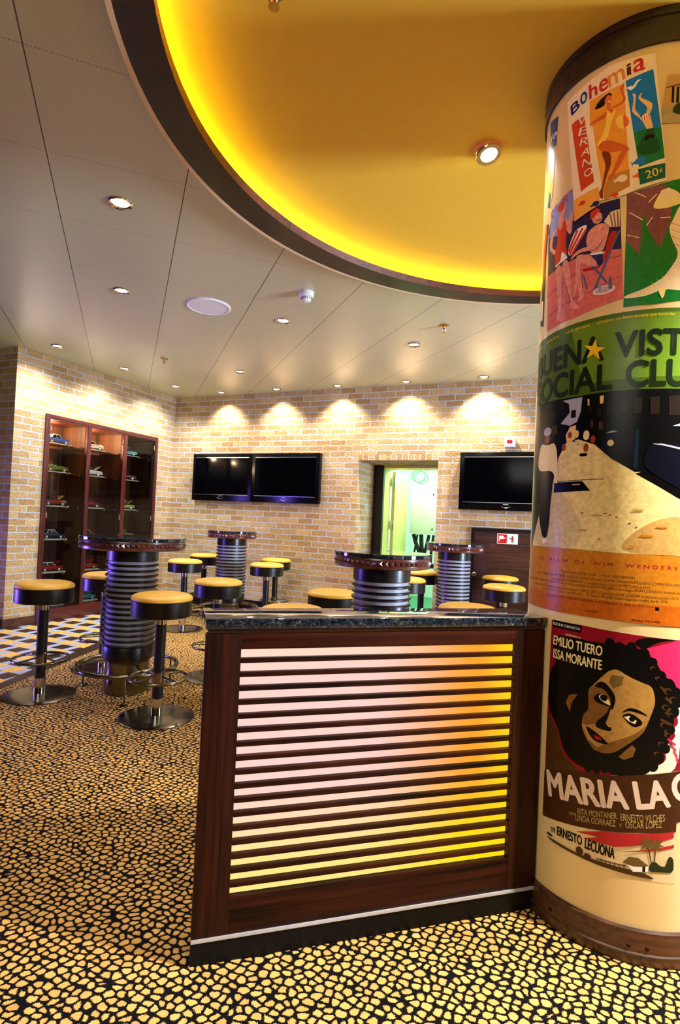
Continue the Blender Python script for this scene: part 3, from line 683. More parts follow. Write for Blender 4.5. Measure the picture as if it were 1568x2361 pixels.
POSTER_ART = [
 ('cover','ivory',[(-259,2809),(-94,2833),(31,2821),(77,2409),(-55,2384),(-207,2405)],[
  ('t','navy','B',-234,2746,35,38,10.0,0.05,0),
  ('t','blue2','o',-195,2755,25,40,9.1,0.05,0),
  ('t','red','h',-163,2757,26,50,4.4,0.05,0),
  ('t','red','e',-130,2759,27,40,2.1,0.05,0),
  ('t','orange','m',-99,2761,48,40,9.7,0.05,0),
  ('t','brown','i',-46,2775,12,40,4.8,0.05,0),
  ('t','red','a',-28,2777,32,40,1.8,0.05,0),
  ('p','red2',[(-233,2713),(-212,2715),(-181,2709),(-136,2465),(-182,2452)]),
  ('t','ivory','V',-209,2692,35,26,-13.2,0.0,0),
  ('t','ivory','E',-202,2654,34,26,-15.3,0.0,0),
  ('t','ivory','R',-195,2614,33,26,-14.0,0.0,0),
  ('t','ivory','A',-188,2575,33,26,-14.0,0.0,0),
  ('t','ivory','N',-182,2535,32,26,-11.0,0.0,0),
  ('t','ivory','O',-175,2497,31,26,-11.3,0.0,0),
  ('p','amber',[(-163,2750),(-54,2754),(-26,2410),(-101,2387),(-149,2658),(-159,2663)]),
  ('p','tan',[(-84,2463),(-29,2466),(-26,2410),(-101,2387),(-105,2433)]),
  ('s','black',[(-146,2711),(-134,2730),(-112,2741),(-97,2744),(-88,2732),(-93,2727),(-108,2724),(-111,2708),(-126,2706)]),
  ('s','skin',[(-112,2728),(-103,2739),(-91,2731),(-88,2719),(-93,2710),(-103,2706),(-111,2713)]),
  ('p','ivory',[(-103,2715),(-93,2718),(-94,2712),(-99,2712)]),
  ('s','skin2',[(-88,2692),(-60,2694),(-54,2704),(-62,2729),(-68,2741),(-55,2758),(-53,2742),(-57,2731),(-47,2704),(-49,2693),(-66,2684),(-86,2685)]),
  ('s','skin2',[(-102,2685),(-106,2664),(-138,2664),(-156,2665),(-158,2673),(-132,2677),(-110,2683)]),
  ('s','skin',[(-106,2707),(-93,2709),(-91,2689),(-80,2677),(-88,2667),(-102,2681)]),
  ('s','yellow2',[(-103,2691),(-95,2679),(-89,2669),(-78,2679),(-75,2674),(-88,2646),(-91,2619),(-98,2596),(-106,2587),(-128,2575),(-130,2588),(-114,2613),(-105,2635),(-104,2657)]),
  ('s','skin2',[(-129,2575),(-116,2591),(-88,2582),(-36,2543),(-31,2529),(-38,2525),(-55,2534),(-87,2539),(-114,2555)]),
  ('s','skin3',[(-119,2561),(-85,2540),(-84,2498),(-93,2476),(-100,2450),(-107,2427),(-104,2389),(-118,2409),(-120,2420),(-110,2432),(-105,2471),(-99,2504)]),
  ('s','skin2',[(-56,2535),(-35,2528),(-53,2493),(-70,2467),(-79,2458),(-83,2444),(-94,2461),(-81,2468),(-71,2496)]),
  ('p','yellow2',[(-55,2654),(-50,2647),(-45,2648),(-43,2640),(-37,2638),(-38,2631),(-32,2626),(-36,2622),(-32,2615),(-37,2613),(-36,2606),(-42,2608),(-43,2602),(-49,2607),(-53,2603),(-57,2610),(-63,2609),(-65,2617),(-71,2620),(-70,2626),(-76,2632),(-72,2636),(-77,2643),(-71,2644),(-72,2652),(-66,2649),(-65,2655),(-59,2650)]),
  ('s','skin',[(-54,2652),(-46,2646),(-39,2634),(-35,2621),(-38,2611),(-46,2606),(-50,2605)]),
  ('s','ivory',[(-78,2449),(-69,2442),(-64,2448),(-55,2455),(-44,2453),(-32,2443),(-39,2431),(-49,2429),(-60,2435),(-68,2438),(-71,2429),(-72,2440)]),
  ('p','red2',[(-88,2399),(-82,2394),(-79,2398),(-73,2403),(-65,2402),(-57,2395),(-62,2387),(-69,2386),(-76,2390),(-82,2392),(-84,2386),(-85,2393)]),
  ('p','red2',[(-195,2418),(-189,2414),(-187,2418),(-182,2423),(-175,2422),(-166,2417),(-169,2409),(-175,2408),(-182,2411),(-188,2412),(-188,2406),(-190,2413)]),
  ('p','blue',[(-50,2759),(27,2771),(55,2581),(-22,2583)]),
  ('p','green2',[(-22,2583),(55,2581),(68,2481),(-2,2464)]),
  ('s','white',[(-48,2736),(-35,2737),(-27,2733),(-18,2750),(-3,2749),(-15,2742),(-21,2729),(-33,2721),(-38,2726)]),
  ('s','sand',[(-30,2712),(-18,2704),(-20,2678),(-20,2654),(-3,2628),(-5,2621),(-28,2649),(-28,2660),(-24,2693)]),
  ('s','sand',[(-13,2692),(-4,2704),(-1,2702),(-8,2690),(27,2665),(29,2649),(23,2629),(10,2632),(16,2652),(-5,2677)]),
  ('p','ivory',[(-5,2621),(8,2633),(21,2631),(25,2616),(3,2608)]),
  ('p','red',[(-2,2626),(2,2610),(4,2610),(0,2626)]),
  ('p','red',[(5,2627),(8,2611),(11,2611),(7,2627)]),
  ('p','red',[(11,2628),(15,2612),(17,2612),(13,2628)]),
  ('p','red',[(17,2629),(21,2613),(23,2613),(20,2629)]),
  ('p','sand',[(3,2609),(25,2616),(33,2582),(15,2582)]),
  ('s','green3',[(15,2580),(36,2580),(40,2558),(57,2524),(47,2498),(12,2499),(-7,2510),(-12,2533),(2,2554)]),
  ('p','black',[(37,2553),(36,2557),(34,2560),(30,2562),(26,2563),(21,2563),(17,2562),(13,2560),(11,2557),(10,2553),(11,2549),(13,2546),(17,2544),(21,2543),(26,2543),(30,2544),(34,2546),(36,2549)]),
  ('p','green3',[(37,2543),(36,2546),(34,2548),(32,2550),(28,2551),(24,2551),(21,2550),(18,2548),(16,2546),(15,2543),(16,2540),(18,2538),(20,2536),(24,2535),(28,2535),(31,2536),(34,2538),(36,2540)]),
  ('p','blue',[(-28,2488),(-20,2482),(-14,2488),(-6,2497),(6,2496),(18,2487),(11,2474),(0,2471),(-10,2476),(-19,2479),(-22,2469),(-23,2480)]),
  ('s','salmon',[(-22,2444),(-16,2439),(-12,2443),(-4,2448),(5,2447),(13,2439),(7,2430),(-1,2429),(-9,2433),(-15,2436),(-18,2429),(-18,2437)]),
  ('p','green4',[(-5,2458),(70,2464),(72,2418),(2,2407)]),
  ('t','yellow2','20',19,2422,35,26,10.0,0.03,0),
  ('t','yellow2','¢',56,2437,8,12,14.0,0,0),
  ('p','amber2',[(-209,2436),(-120,2441),(-113,2379),(-203,2359)]),
  ('p','red2',[(-195,2413),(-188,2409),(-185,2413),(-181,2419),(-173,2418),(-163,2412),(-166,2404),(-172,2402),(-180,2405),(-187,2407),(-187,2400),(-190,2408)]),
  ('s','navy2',[(-151,2391),(-143,2386),(-140,2391),(-133,2397),(-124,2396),(-114,2389),(-118,2379),(-126,2377),(-135,2381),(-142,2383),(-143,2375),(-145,2384)]),
 ]),
 ('photo','sepia',[(68,2744),(104,2743),(141,2746),(146,2594),(109,2588),(48,2592)],[
  ('p','sepia3',[(48,2592),(56,2643),(145,2633),(146,2594),(109,2588)]),
  ('p','black',[(81,2704),(88,2705),(88,2654),(81,2653)]),
  ('p','black',[(95,2702),(102,2704),(102,2653),(94,2652)]),
  ('p','black',[(117,2701),(125,2703),(124,2652),(117,2650)]),
  ('p','sepia4',[(65,2701),(143,2715),(142,2719),(64,2705)]),
  ('s','cargreen',[(85,2624),(86,2636),(96,2650),(115,2655),(117,2612),(94,2617)]),
 ]),
 ('beach','navy3',[(-327,2447),(-355,2398),(-332,2021),(-180,2026),(-33,2051),(-54,2380),(-212,2388)],[
  ('p','peri',[(-332,2464),(-277,2472),(-219,2485),(-207,2366),(-246,2377),(-285,2349),(-346,2368)]),
  ('t','red','C',-336,2436,21,27,2.7,0,0),
  ('t','red','A',-307,2443,24,27,16.9,0,0),
  ('t','red','R',-265,2450,31,27,-3.7,0,0),
  ('t','red','T',-232,2452,17,27,3.4,0,0),
  ('p','pink',[(-342,2226),(-278,2228),(-167,2230),(-42,2214),(-33,2051),(-180,2026),(-332,2021)]),
  ('p','maroon',[(-334,2146),(-194,2174),(-195,2176),(-337,2148)]),
  ('p','maroon',[(-321,2074),(-161,2094),(-162,2096),(-323,2076)]),
  ('p','maroon',[(-148,2093),(-39,2126),(-40,2127),(-148,2095)]),
  ('p','maroon',[(-80,2192),(-43,2190),(-43,2192),(-80,2193)]),
  ('p','cream2',[(-100,2319),(-80,2344),(-53,2345),(-51,2288),(-78,2293)]),
  ('p','mauve',[(-84,2339),(-80,2339),(-69,2293),(-75,2293)]),
  ('p','mauve',[(-73,2340),(-69,2340),(-61,2290),(-66,2291)]),
  ('p','mauve',[(-62,2341),(-58,2341),(-52,2288),(-58,2288)]),
  ('s','white',[(-232,2269),(-202,2330),(-159,2332),(-156,2320),(-177,2286),(-218,2243)]),
  ('p','red',[(-222,2262),(-188,2323),(-195,2328),(-230,2268)]),
  ('p','red',[(-217,2252),(-168,2321),(-175,2327),(-225,2258)]),
  ('p','red',[(-210,2244),(-155,2312),(-161,2318),(-217,2250)]),
  ('s','pinkskin',[(-292,2238),(-255,2235),(-255,2151),(-249,2080),(-256,2035),(-271,2041),(-266,2087),(-280,2177)]),
  ('s','pinkskin',[(-260,2238),(-228,2244),(-215,2186),(-207,2116),(-198,2083),(-169,2055),(-181,2054),(-209,2060),(-208,2083),(-232,2155)]),
  ('s','pinkskin',[(-294,2387),(-287,2370),(-314,2362),(-321,2320),(-282,2292),(-295,2281),(-339,2322),(-335,2366)]),
  ('s','pinkskin',[(-247,2395),(-233,2378),(-221,2406),(-213,2398),(-215,2326),(-226,2326),(-243,2355)]),
  ('p','pinkskin',[(-279,2421),(-258,2414),(-249,2386),(-270,2355),(-288,2388)]),
  ('p','pinkskin',[(-248,2431),(-249,2439),(-251,2445),(-255,2450),(-260,2453),(-264,2453),(-269,2450),(-273,2445),(-275,2439),(-276,2431),(-275,2423),(-273,2417),(-269,2412),(-264,2409),(-260,2409),(-255,2412),(-251,2417),(-249,2423)]),
  ('p','red',[(-255,2446),(-256,2452),(-259,2458),(-264,2462),(-269,2464),(-275,2464),(-280,2462),(-285,2458),(-288,2452),(-289,2446),(-288,2440),(-285,2434),(-280,2430),(-275,2428),(-269,2428),(-264,2430),(-259,2434),(-256,2440)]),
  ('s','red',[(-288,2388),(-270,2355),(-250,2396),(-238,2353),(-240,2300),(-229,2255),(-279,2242),(-296,2246),(-297,2298),(-284,2320)]),
  ('s','white',[(-260,2285),(-231,2252),(-230,2245),(-292,2238),(-297,2245),(-263,2246)]),
  ('s','red3',[(-83,2279),(-52,2277),(-97,2166),(-165,2171),(-167,2185),(-112,2173),(-98,2182)]),
  ('p','steelblue',[(-54,2276),(-125,2102),(-119,2097),(-49,2272)]),
  ('p','steelblue',[(-138,2187),(-87,2113),(-82,2117),(-133,2190)]),
  ('p','steelblue',[(-166,2164),(-150,2110),(-144,2110),(-160,2163)]),
  ('s','pinkskin',[(-153,2303),(-118,2319),(-84,2307),(-82,2285),(-99,2214),(-140,2227),(-158,2266)]),
  ('s','pinkskin',[(-140,2221),(-113,2180),(-138,2181),(-174,2210),(-176,2188),(-164,2119),(-154,2083),(-186,2073),(-172,2095),(-186,2159),(-197,2232),(-178,2238)]),
  ('p','pinkskin',[(-192,2207),(-179,2156),(-191,2098),(-201,2104),(-193,2148)]),
  ('p','navy',[(-140,2221),(-97,2215),(-99,2179),(-112,2173),(-120,2195)]),
  ('p','white',[(-139,2220),(-97,2212),(-98,2218),(-140,2227)]),
  ('s','pinkskin',[(-141,2344),(-129,2362),(-108,2351),(-104,2327),(-118,2317),(-134,2325)]),
  ('p','red',[(-145,2342),(-146,2365),(-126,2373),(-111,2362),(-136,2342)]),
  ('p','maroon',[(-125,2330),(-109,2327),(-109,2330),(-125,2332)]),
  ('p','maroon',[(-106,2299),(-122,2237),(-120,2236),(-104,2298)]),
  ('s','pinkskin',[(-105,2298),(-90,2268),(-121,2234),(-182,2243),(-217,2230),(-213,2242),(-183,2256),(-134,2251)]),
  ('p','maroon',[(-91,2269),(-122,2234),(-120,2232),(-90,2268)]),
  ('p','maroon',[(-121,2234),(-183,2243),(-182,2241),(-121,2232)]),
  ('p','maroon',[(-233,2156),(-209,2083),(-207,2083),(-231,2155)]),
  ('p','maroon',[(-175,2187),(-164,2118),(-162,2118),(-174,2187)]),
  ('p','white',[(-58,2091),(-60,2096),(-66,2100),(-75,2103),(-87,2105),(-98,2105),(-110,2103),(-119,2100),(-125,2096),(-127,2091),(-125,2086),(-119,2082),(-110,2079),(-98,2077),(-87,2077),(-75,2079),(-66,2082),(-60,2086)]),
  ('p','pinkgrey',[(-63,2092),(-65,2096),(-70,2099),(-78,2102),(-87,2103),(-98,2103),(-107,2102),(-115,2099),(-120,2096),(-122,2092),(-120,2088),(-115,2085),(-107,2082),(-98,2081),(-87,2081),(-78,2082),(-70,2085),(-65,2088)]),
  ('p','steelblue',[(-78,2091),(-78,2123),(-74,2134),(-69,2121),(-66,2090)]),
  ('p','peri',[(-110,2112),(-100,2113),(-99,2087),(-108,2088)]),
 ]),
 ('dancer','green',[(-33,2386),(42,2397),(153,2421),(166,2037),(54,2023),(-32,2023)],[
  ('p','mauve2',[(-34,2386),(2,2390),(74,2399),(94,2313),(92,2282),(64,2195),(26,2265),(20,2312),(11,2296),(9,2182),(-31,2236)]),
  ('p','ivory',[(-12,2385),(21,2363),(22,2365),(-11,2388)]),
  ('p','ivory',[(-25,2324),(13,2292),(14,2295),(-24,2326)]),
  ('p','ivory',[(-29,2252),(6,2237),(6,2239),(-28,2254)]),
  ('p','ivory',[(62,2292),(92,2291),(91,2294),(62,2295)]),
  ('p','ivory',[(29,2345),(51,2369),(49,2371),(27,2347)]),
  ('p','ivory',[(26,2272),(41,2297),(39,2299),(24,2274)]),
  ('p','maroon',[(49,2347),(62,2197),(63,2197),(50,2347)]),
  ('s','ivory',[(155,2348),(117,2333),(97,2282),(87,2259),(97,2222),(121,2173),(86,2116),(71,2099),(26,2073),(-32,2057),(-31,2049),(27,2048),(80,2068),(127,2062),(165,2069)]),
  ('p','sand',[(5,2060),(13,2048),(14,2049),(5,2061)]),
  ('p','sand',[(18,2070),(27,2055),(28,2056),(19,2070)]),
  ('p','sand',[(32,2080),(40,2062),(41,2063),(33,2080)]),
  ('p','sand',[(45,2090),(54,2070),(55,2070),(46,2091)]),
  ('p','sand',[(59,2100),(68,2077),(69,2077),(60,2101)]),
  ('p','sand',[(73,2111),(82,2085),(83,2085),(74,2111)]),
  ('p','sand',[(86,2122),(96,2093),(97,2093),(87,2122)]),
  ('p','sand',[(100,2133),(110,2101),(111,2101),(101,2133)]),
  ('p','sand',[(114,2144),(124,2109),(125,2109),(115,2144)]),
  ('p','skin2',[(99,2273),(99,2274),(99,2274),(98,2275),(98,2275),(97,2275),(97,2275),(96,2274),(96,2274),(96,2273),(96,2272),(96,2272),(97,2271),(97,2271),(98,2271),(98,2271),(99,2272),(99,2272)]),
  ('p','skin2',[(100,2252),(100,2253),(100,2253),(99,2254),(99,2254),(98,2254),(98,2254),(97,2253),(97,2253),(97,2252),(97,2251),(97,2251),(98,2250),(98,2250),(99,2250),(99,2250),(100,2251),(100,2251)]),
  ('p','skin2',[(100,2231),(100,2232),(100,2232),(100,2233),(99,2233),(99,2233),(98,2233),(98,2232),(98,2232),(98,2231),(98,2230),(98,2230),(98,2229),(99,2229),(99,2229),(100,2229),(100,2230),(100,2230)]),
  ('p','skin2',[(101,2210),(101,2211),(101,2211),(100,2211),(100,2211),(99,2211),(99,2211),(98,2211),(98,2211),(98,2210),(98,2209),(98,2209),(99,2209),(99,2209),(100,2209),(100,2209),(101,2209),(101,2209)]),
  ('p','skin2',[(105,2270),(105,2271),(105,2271),(104,2271),(104,2271),(103,2271),(103,2271),(102,2271),(102,2271),(102,2270),(102,2269),(102,2269),(103,2269),(103,2269),(104,2269),(104,2269),(105,2269),(105,2269)]),
  ('p','skin2',[(105,2249),(105,2250),(105,2250),(104,2251),(104,2251),(104,2251),(104,2251),(103,2250),(103,2250),(103,2249),(103,2248),(103,2248),(104,2247),(104,2247),(104,2247),(104,2247),(105,2248),(105,2248)]),
  ('p','skin2',[(106,2228),(106,2229),(106,2229),(105,2230),(105,2230),(104,2230),(104,2230),(103,2229),(103,2229),(103,2228),(103,2227),(103,2227),(104,2226),(104,2226),(105,2226),(105,2226),(106,2227),(106,2227)]),
  ('p','skin2',[(107,2207),(107,2208),(107,2208),(106,2209),(106,2209),(105,2209),(105,2209),(104,2208),(104,2208),(104,2207),(104,2206),(104,2206),(105,2205),(105,2205),(106,2205),(106,2205),(107,2206),(107,2206)]),
  ('p','skin2',[(110,2268),(110,2269),(110,2269),(110,2270),(109,2270),(109,2270),(108,2270),(108,2269),(108,2269),(108,2268),(108,2267),(108,2267),(108,2266),(109,2266),(109,2266),(110,2266),(110,2267),(110,2267)]),
  ('p','skin2',[(111,2247),(111,2248),(111,2248),(110,2248),(110,2248),(109,2248),(109,2248),(108,2248),(108,2248),(108,2247),(108,2246),(108,2246),(109,2246),(109,2246),(110,2246),(110,2246),(111,2246),(111,2246)]),
  ('p','skin2',[(112,2226),(112,2227),(112,2227),(111,2227),(111,2227),(110,2227),(110,2227),(109,2227),(109,2227),(109,2226),(109,2225),(109,2225),(110,2225),(110,2225),(111,2225),(111,2225),(112,2225),(112,2225)]),
  ('p','skin2',[(113,2204),(113,2205),(113,2205),(112,2205),(112,2205),(111,2205),(111,2205),(110,2205),(110,2205),(110,2204),(110,2203),(110,2203),(111,2203),(111,2203),(112,2203),(112,2203),(113,2203),(113,2203)]),
  ('p','skin2',[(116,2265),(116,2266),(116,2266),(115,2267),(115,2267),(114,2267),(114,2267),(113,2266),(113,2266),(113,2265),(113,2264),(113,2264),(114,2263),(114,2263),(115,2263),(115,2263),(116,2264),(116,2264)]),
  ('p','skin2',[(117,2244),(117,2245),(117,2245),(116,2246),(116,2246),(115,2246),(115,2246),(114,2245),(114,2245),(114,2244),(114,2243),(114,2243),(115,2242),(115,2242),(116,2242),(116,2242),(117,2243),(117,2243)]),
  ('p','skin2',[(117,2223),(117,2224),(117,2224),(116,2225),(116,2225),(116,2225),(116,2225),(115,2224),(115,2224),(115,2223),(115,2222),(115,2222),(116,2221),(116,2221),(116,2221),(116,2221),(117,2222),(117,2222)]),
  ('p','skin2',[(118,2202),(118,2203),(118,2203),(117,2204),(117,2204),(116,2204),(116,2204),(115,2203),(115,2203),(115,2202),(115,2201),(115,2201),(116,2200),(116,2200),(117,2200),(117,2200),(118,2201),(118,2201)]),
  ('p','skin2',[(122,2263),(122,2264),(122,2264),(121,2265),(121,2265),(120,2265),(120,2265),(119,2264),(119,2264),(119,2263),(119,2262),(119,2262),(120,2261),(120,2261),(121,2261),(121,2261),(122,2262),(122,2262)]),
  ('p','skin2',[(122,2242),(122,2243),(122,2243),(122,2243),(121,2243),(121,2243),(120,2243),(120,2243),(120,2243),(120,2242),(120,2241),(120,2241),(120,2241),(121,2241),(121,2241),(122,2241),(122,2241),(122,2241)]),
  ('p','skin2',[(123,2221),(123,2222),(123,2222),(122,2222),(122,2222),(121,2222),(121,2222),(120,2222),(120,2222),(120,2221),(120,2220),(120,2220),(121,2220),(121,2220),(122,2220),(122,2220),(123,2220),(123,2220)]),
  ('p','skin2',[(124,2199),(124,2200),(124,2200),(123,2200),(123,2200),(122,2200),(122,2200),(121,2200),(121,2200),(121,2199),(121,2198),(121,2198),(122,2198),(122,2198),(123,2198),(123,2198),(124,2198),(124,2198)]),
  ('s','cream3',[(39,2331),(62,2379),(83,2386),(108,2372),(116,2363),(155,2364),(155,2342),(117,2334),(85,2322),(50,2321)]),
  ('p','ivory',[(60,2378),(83,2386),(110,2366),(103,2348),(71,2345)]),
  ('p','sand',[(67,2372),(76,2347),(77,2347),(68,2373)]),
  ('p','sand',[(76,2370),(84,2348),(85,2348),(77,2370)]),
  ('p','sand',[(86,2368),(92,2348),(93,2349),(87,2368)]),
  ('p','sand',[(95,2366),(100,2349),(101,2349),(96,2367)]),
  ('p','cream3',[(64,2069),(85,2071),(81,2047),(76,2037),(67,2054)]),
 ]),
 ('film','black2',[(-428,1029),(-428,2001),(-110,2006),(260,2012),(260,1022),(-45,1028)],[
  ('p','olive',[(-428,1768),(-428,2001),(-110,2006),(260,2012),(260,1757),(-58,1757),(-172,1753)]),
  ('p','olive2',[(-150,1790),(-200,1990),(260,2000),(260,1800)]),
  ('t','yellow','compay segundo',-425,1972,55,10.5,2,0.03,0),
  ('t','yellow','ibrahim ferrer',-326,1975,72,10.5,2,0.03,0),
  ('t','yellow','rubén gonzález',-224,1978,92,10.5,2,0.03,0),
  ('t','yellow','eliades ochoa',-109,1982,106,10.5,2,0.03,0),
  ('t','yellow','omara portuondo',0,1985,113,10.5,0,0.03,0),
  ('t','yellow','pío leyva',140,1989,70,10.5,0,0.03,0),
  ('t','darkgreen','BUENA',-407,1863,321,80,0,0.07,0),
  ('t','darkgreen','VISTA',-50,1864,262,80,0,0.07,0),
  ('t','darkgreen','SOCIAL',-406,1765,348,82,0,0.07,0),
  ('t','darkgreen','CLUB',-15,1768,228,80,0,0.07,0),
  ('p','yellow',[(-111,1935),(-105,1907),(-80,1900),(-102,1890),(-96,1863),(-116,1885),(-139,1876),(-128,1899),(-150,1922),(-122,1913)]),
  ('p','roadc',[(-400,1244),(-339,1354),(-269,1426),(-235,1553),(-205,1600),(-158,1609),(-102,1587),(-50,1539),(18,1496),(35,1497),(19,1491),(137,1421),(215,1385),(221,1242),(-22,1240),(-139,1244)]),
  ('s','roadt',[(-400,1244),(-339,1354),(-269,1426),(-230,1457),(-133,1339),(-139,1244)]),
  ('s','roadd',[(75,1347),(151,1366),(217,1331),(221,1242),(-22,1240),(5,1295)]),
  ('p','grey',[(-226,1748),(-149,1749),(-153,1701),(-165,1668),(-191,1658),(-231,1670),(-194,1703),(-199,1734)]),
  ('p','black2',[(-188,1710),(-170,1709),(-171,1683),(-189,1684)]),
  ('p','sand',[(-191,1654),(-168,1658),(-170,1610),(-201,1599),(-207,1628)]),
  ('p','sand',[(-131,1739),(-125,1740),(-124,1718),(-129,1717)]),
  ('p','sand',[(-92,1745),(-79,1746),(-80,1720),(-90,1719)]),
  ('p','redbr',[(-204,1587),(-205,1591),(-206,1595),(-209,1598),(-212,1599),(-215,1599),(-218,1598),(-221,1595),(-222,1591),(-223,1587),(-222,1583),(-221,1579),(-218,1576),(-215,1575),(-212,1575),(-209,1576),(-206,1579),(-205,1583)]),
  ('p','redbr',[(-182,1626),(-182,1630),(-184,1633),(-186,1636),(-189,1637),(-191,1637),(-194,1636),(-196,1633),(-198,1630),(-198,1626),(-198,1622),(-196,1619),(-194,1616),(-191,1615),(-189,1615),(-186,1616),(-184,1619),(-182,1622)]),
  ('p','sand',[(-156,1627),(-157,1631),(-158,1635),(-160,1638),(-163,1640),(-167,1640),(-170,1638),(-172,1635),(-173,1631),(-174,1627),(-173,1623),(-172,1619),(-170,1616),(-167,1614),(-163,1614),(-160,1616),(-158,1619),(-157,1623)]),
  ('p','cream2',[(-120,1620),(-121,1626),(-122,1631),(-125,1634),(-129,1636),(-132,1636),(-136,1634),(-139,1631),(-140,1626),(-141,1620),(-140,1614),(-139,1609),(-136,1606),(-132,1604),(-129,1604),(-125,1606),(-122,1609),(-121,1614)]),
  ('p','redbr',[(-121,1579),(-122,1584),(-123,1588),(-126,1592),(-128,1593),(-132,1593),(-134,1592),(-137,1588),(-138,1584),(-139,1579),(-138,1574),(-137,1570),(-134,1566),(-132,1565),(-128,1565),(-126,1566),(-123,1570),(-122,1574)]),
  ('p','redbr',[(-100,1605),(-100,1609),(-102,1613),(-104,1616),(-107,1618),(-109,1618),(-112,1616),(-114,1613),(-116,1609),(-116,1605),(-116,1601),(-114,1597),(-112,1594),(-109,1592),(-107,1592),(-104,1594),(-102,1597),(-100,1601)]),
  ('p','black2',[(-168,1604),(-168,1605),(-169,1605),(-171,1606),(-173,1606),(-174,1606),(-176,1606),(-178,1605),(-179,1605),(-179,1604),(-179,1603),(-178,1603),(-176,1602),(-174,1602),(-173,1602),(-171,1602),(-169,1603),(-168,1603)]),
  ('p','black2',[(-154,1592),(-154,1593),(-155,1593),(-156,1593),(-157,1593),(-158,1593),(-159,1593),(-160,1593),(-161,1593),(-161,1592),(-161,1591),(-160,1591),(-159,1591),(-158,1591),(-157,1591),(-156,1591),(-155,1591),(-154,1591)]),
  ('p','black2',[(-124,1556),(-125,1558),(-127,1560),(-131,1561),(-136,1561),(-140,1561),(-145,1561),(-149,1560),(-151,1558),(-152,1556),(-151,1554),(-149,1552),(-145,1551),(-140,1551),(-136,1551),(-131,1551),(-127,1552),(-125,1554)]),
  ('p','cream2',[(-44,1590),(-45,1593),(-46,1596),(-49,1599),(-52,1600),(-56,1600),(-59,1599),(-62,1596),(-63,1593),(-64,1590),(-63,1587),(-62,1584),(-59,1581),(-56,1580),(-52,1580),(-49,1581),(-46,1584),(-45,1587)]),
  ('p','grey',[(-69,1624),(-51,1629),(-34,1627),(-50,1625)]),
  ('p','grey',[(65,1586),(90,1588),(144,1577),(144,1571),(90,1583)]),
  ('p','bluegreen',[(17,1625),(25,1635),(26,1502),(12,1512)]),
  ('p','grey',[(119,1641),(141,1650),(170,1655),(170,1647),(141,1642)]),
  ('p','black2',[(-250,1467),(-138,1469),(-111,1437),(-253,1433)]),
  ('p','black2',[(-240,1469),(-71,1474),(-71,1476),(-240,1471)]),
  ('p','redbr',[(-43,1359),(-43,1360),(-44,1360),(-45,1361),(-46,1361),(-48,1361),(-49,1361),(-50,1360),(-51,1360),(-51,1359),(-51,1358),(-50,1358),(-49,1357),(-48,1357),(-46,1357),(-45,1357),(-44,1358),(-43,1358)]),
  ('p','redbr',[(-25,1353),(-25,1354),(-26,1354),(-27,1355),(-28,1355),(-30,1355),(-31,1355),(-32,1354),(-33,1354),(-33,1353),(-33,1352),(-32,1352),(-31,1351),(-30,1351),(-28,1351),(-27,1351),(-26,1352),(-25,1352)]),
  ('p','redbr',[(13,1335),(13,1336),(12,1336),(11,1337),(10,1337),(8,1337),(7,1337),(6,1336),(5,1336),(5,1335),(5,1334),(6,1334),(7,1333),(8,1333),(10,1333),(11,1333),(12,1334),(13,1334)]),
  ('p','redbr',[(32,1324),(32,1325),(31,1325),(30,1326),(29,1326),(27,1326),(26,1326),(25,1325),(24,1325),(24,1324),(24,1323),(25,1323),(26,1322),(27,1322),(29,1322),(30,1322),(31,1323),(32,1323)]),
  ('p','redbr',[(-74,1281),(-74,1282),(-75,1282),(-76,1283),(-77,1283),(-79,1283),(-80,1283),(-81,1282),(-82,1282),(-82,1281),(-82,1280),(-81,1280),(-80,1279),(-79,1279),(-77,1279),(-76,1279),(-75,1280),(-74,1280)]),
  ('p','redbr',[(-58,1364),(-58,1365),(-59,1365),(-60,1366),(-62,1366),(-63,1366),(-65,1366),(-66,1365),(-67,1365),(-67,1364),(-67,1363),(-66,1363),(-65,1362),(-63,1362),(-62,1362),(-60,1362),(-59,1363),(-58,1363)]),
  ('p','redbr',[(-129,1364),(-129,1365),(-130,1365),(-132,1366),(-133,1366),(-135,1366),(-136,1366),(-138,1365),(-139,1365),(-139,1364),(-139,1363),(-138,1363),(-136,1362),(-135,1362),(-133,1362),(-132,1362),(-130,1363),(-129,1363)]),
  ('p','facade',[(-127,1712),(-117,1713),(-116,1693),(-126,1691)]),
  ('p','facade',[(-100,1702),(-87,1703),(-86,1680),(-99,1678)]),
  ('p','facade',[(-69,1722),(-51,1723),(-50,1687),(-68,1685)]),
  ('p','facade',[(-30,1725),(-10,1726),(-8,1684),(-29,1682)]),
  ('p','facade',[(7,1729),(30,1731),(32,1682),(9,1681)]),
  ('p','facade',[(53,1731),(79,1733),(81,1679),(55,1676)]),
  ('p','facade',[(105,1734),(138,1737),(140,1676),(107,1673)]),
  ('p','facade2',[(-118,1667),(-110,1668),(-109,1645),(-117,1643)]),
  ('p','facade2',[(-92,1661),(-79,1662),(-78,1636),(-91,1634)]),
  ('p','facade',[(-288,1719),(-254,1716),(-252,1683),(-286,1686)]),
  ('p','facade',[(-331,1731),(-301,1728),(-299,1698),(-328,1700)]),
  ('p','facade2',[(-273,1669),(-246,1668),(-244,1635),(-271,1636)]),
  ('s','navy4',[(-83,1590),(-71,1616),(-57,1625),(-18,1625),(0,1606),(12,1586),(10,1557),(-33,1548),(-76,1563)]),
  ('s','navy4',[(40,1535),(52,1580),(90,1591),(173,1583),(178,1431),(99,1472),(49,1506)]),
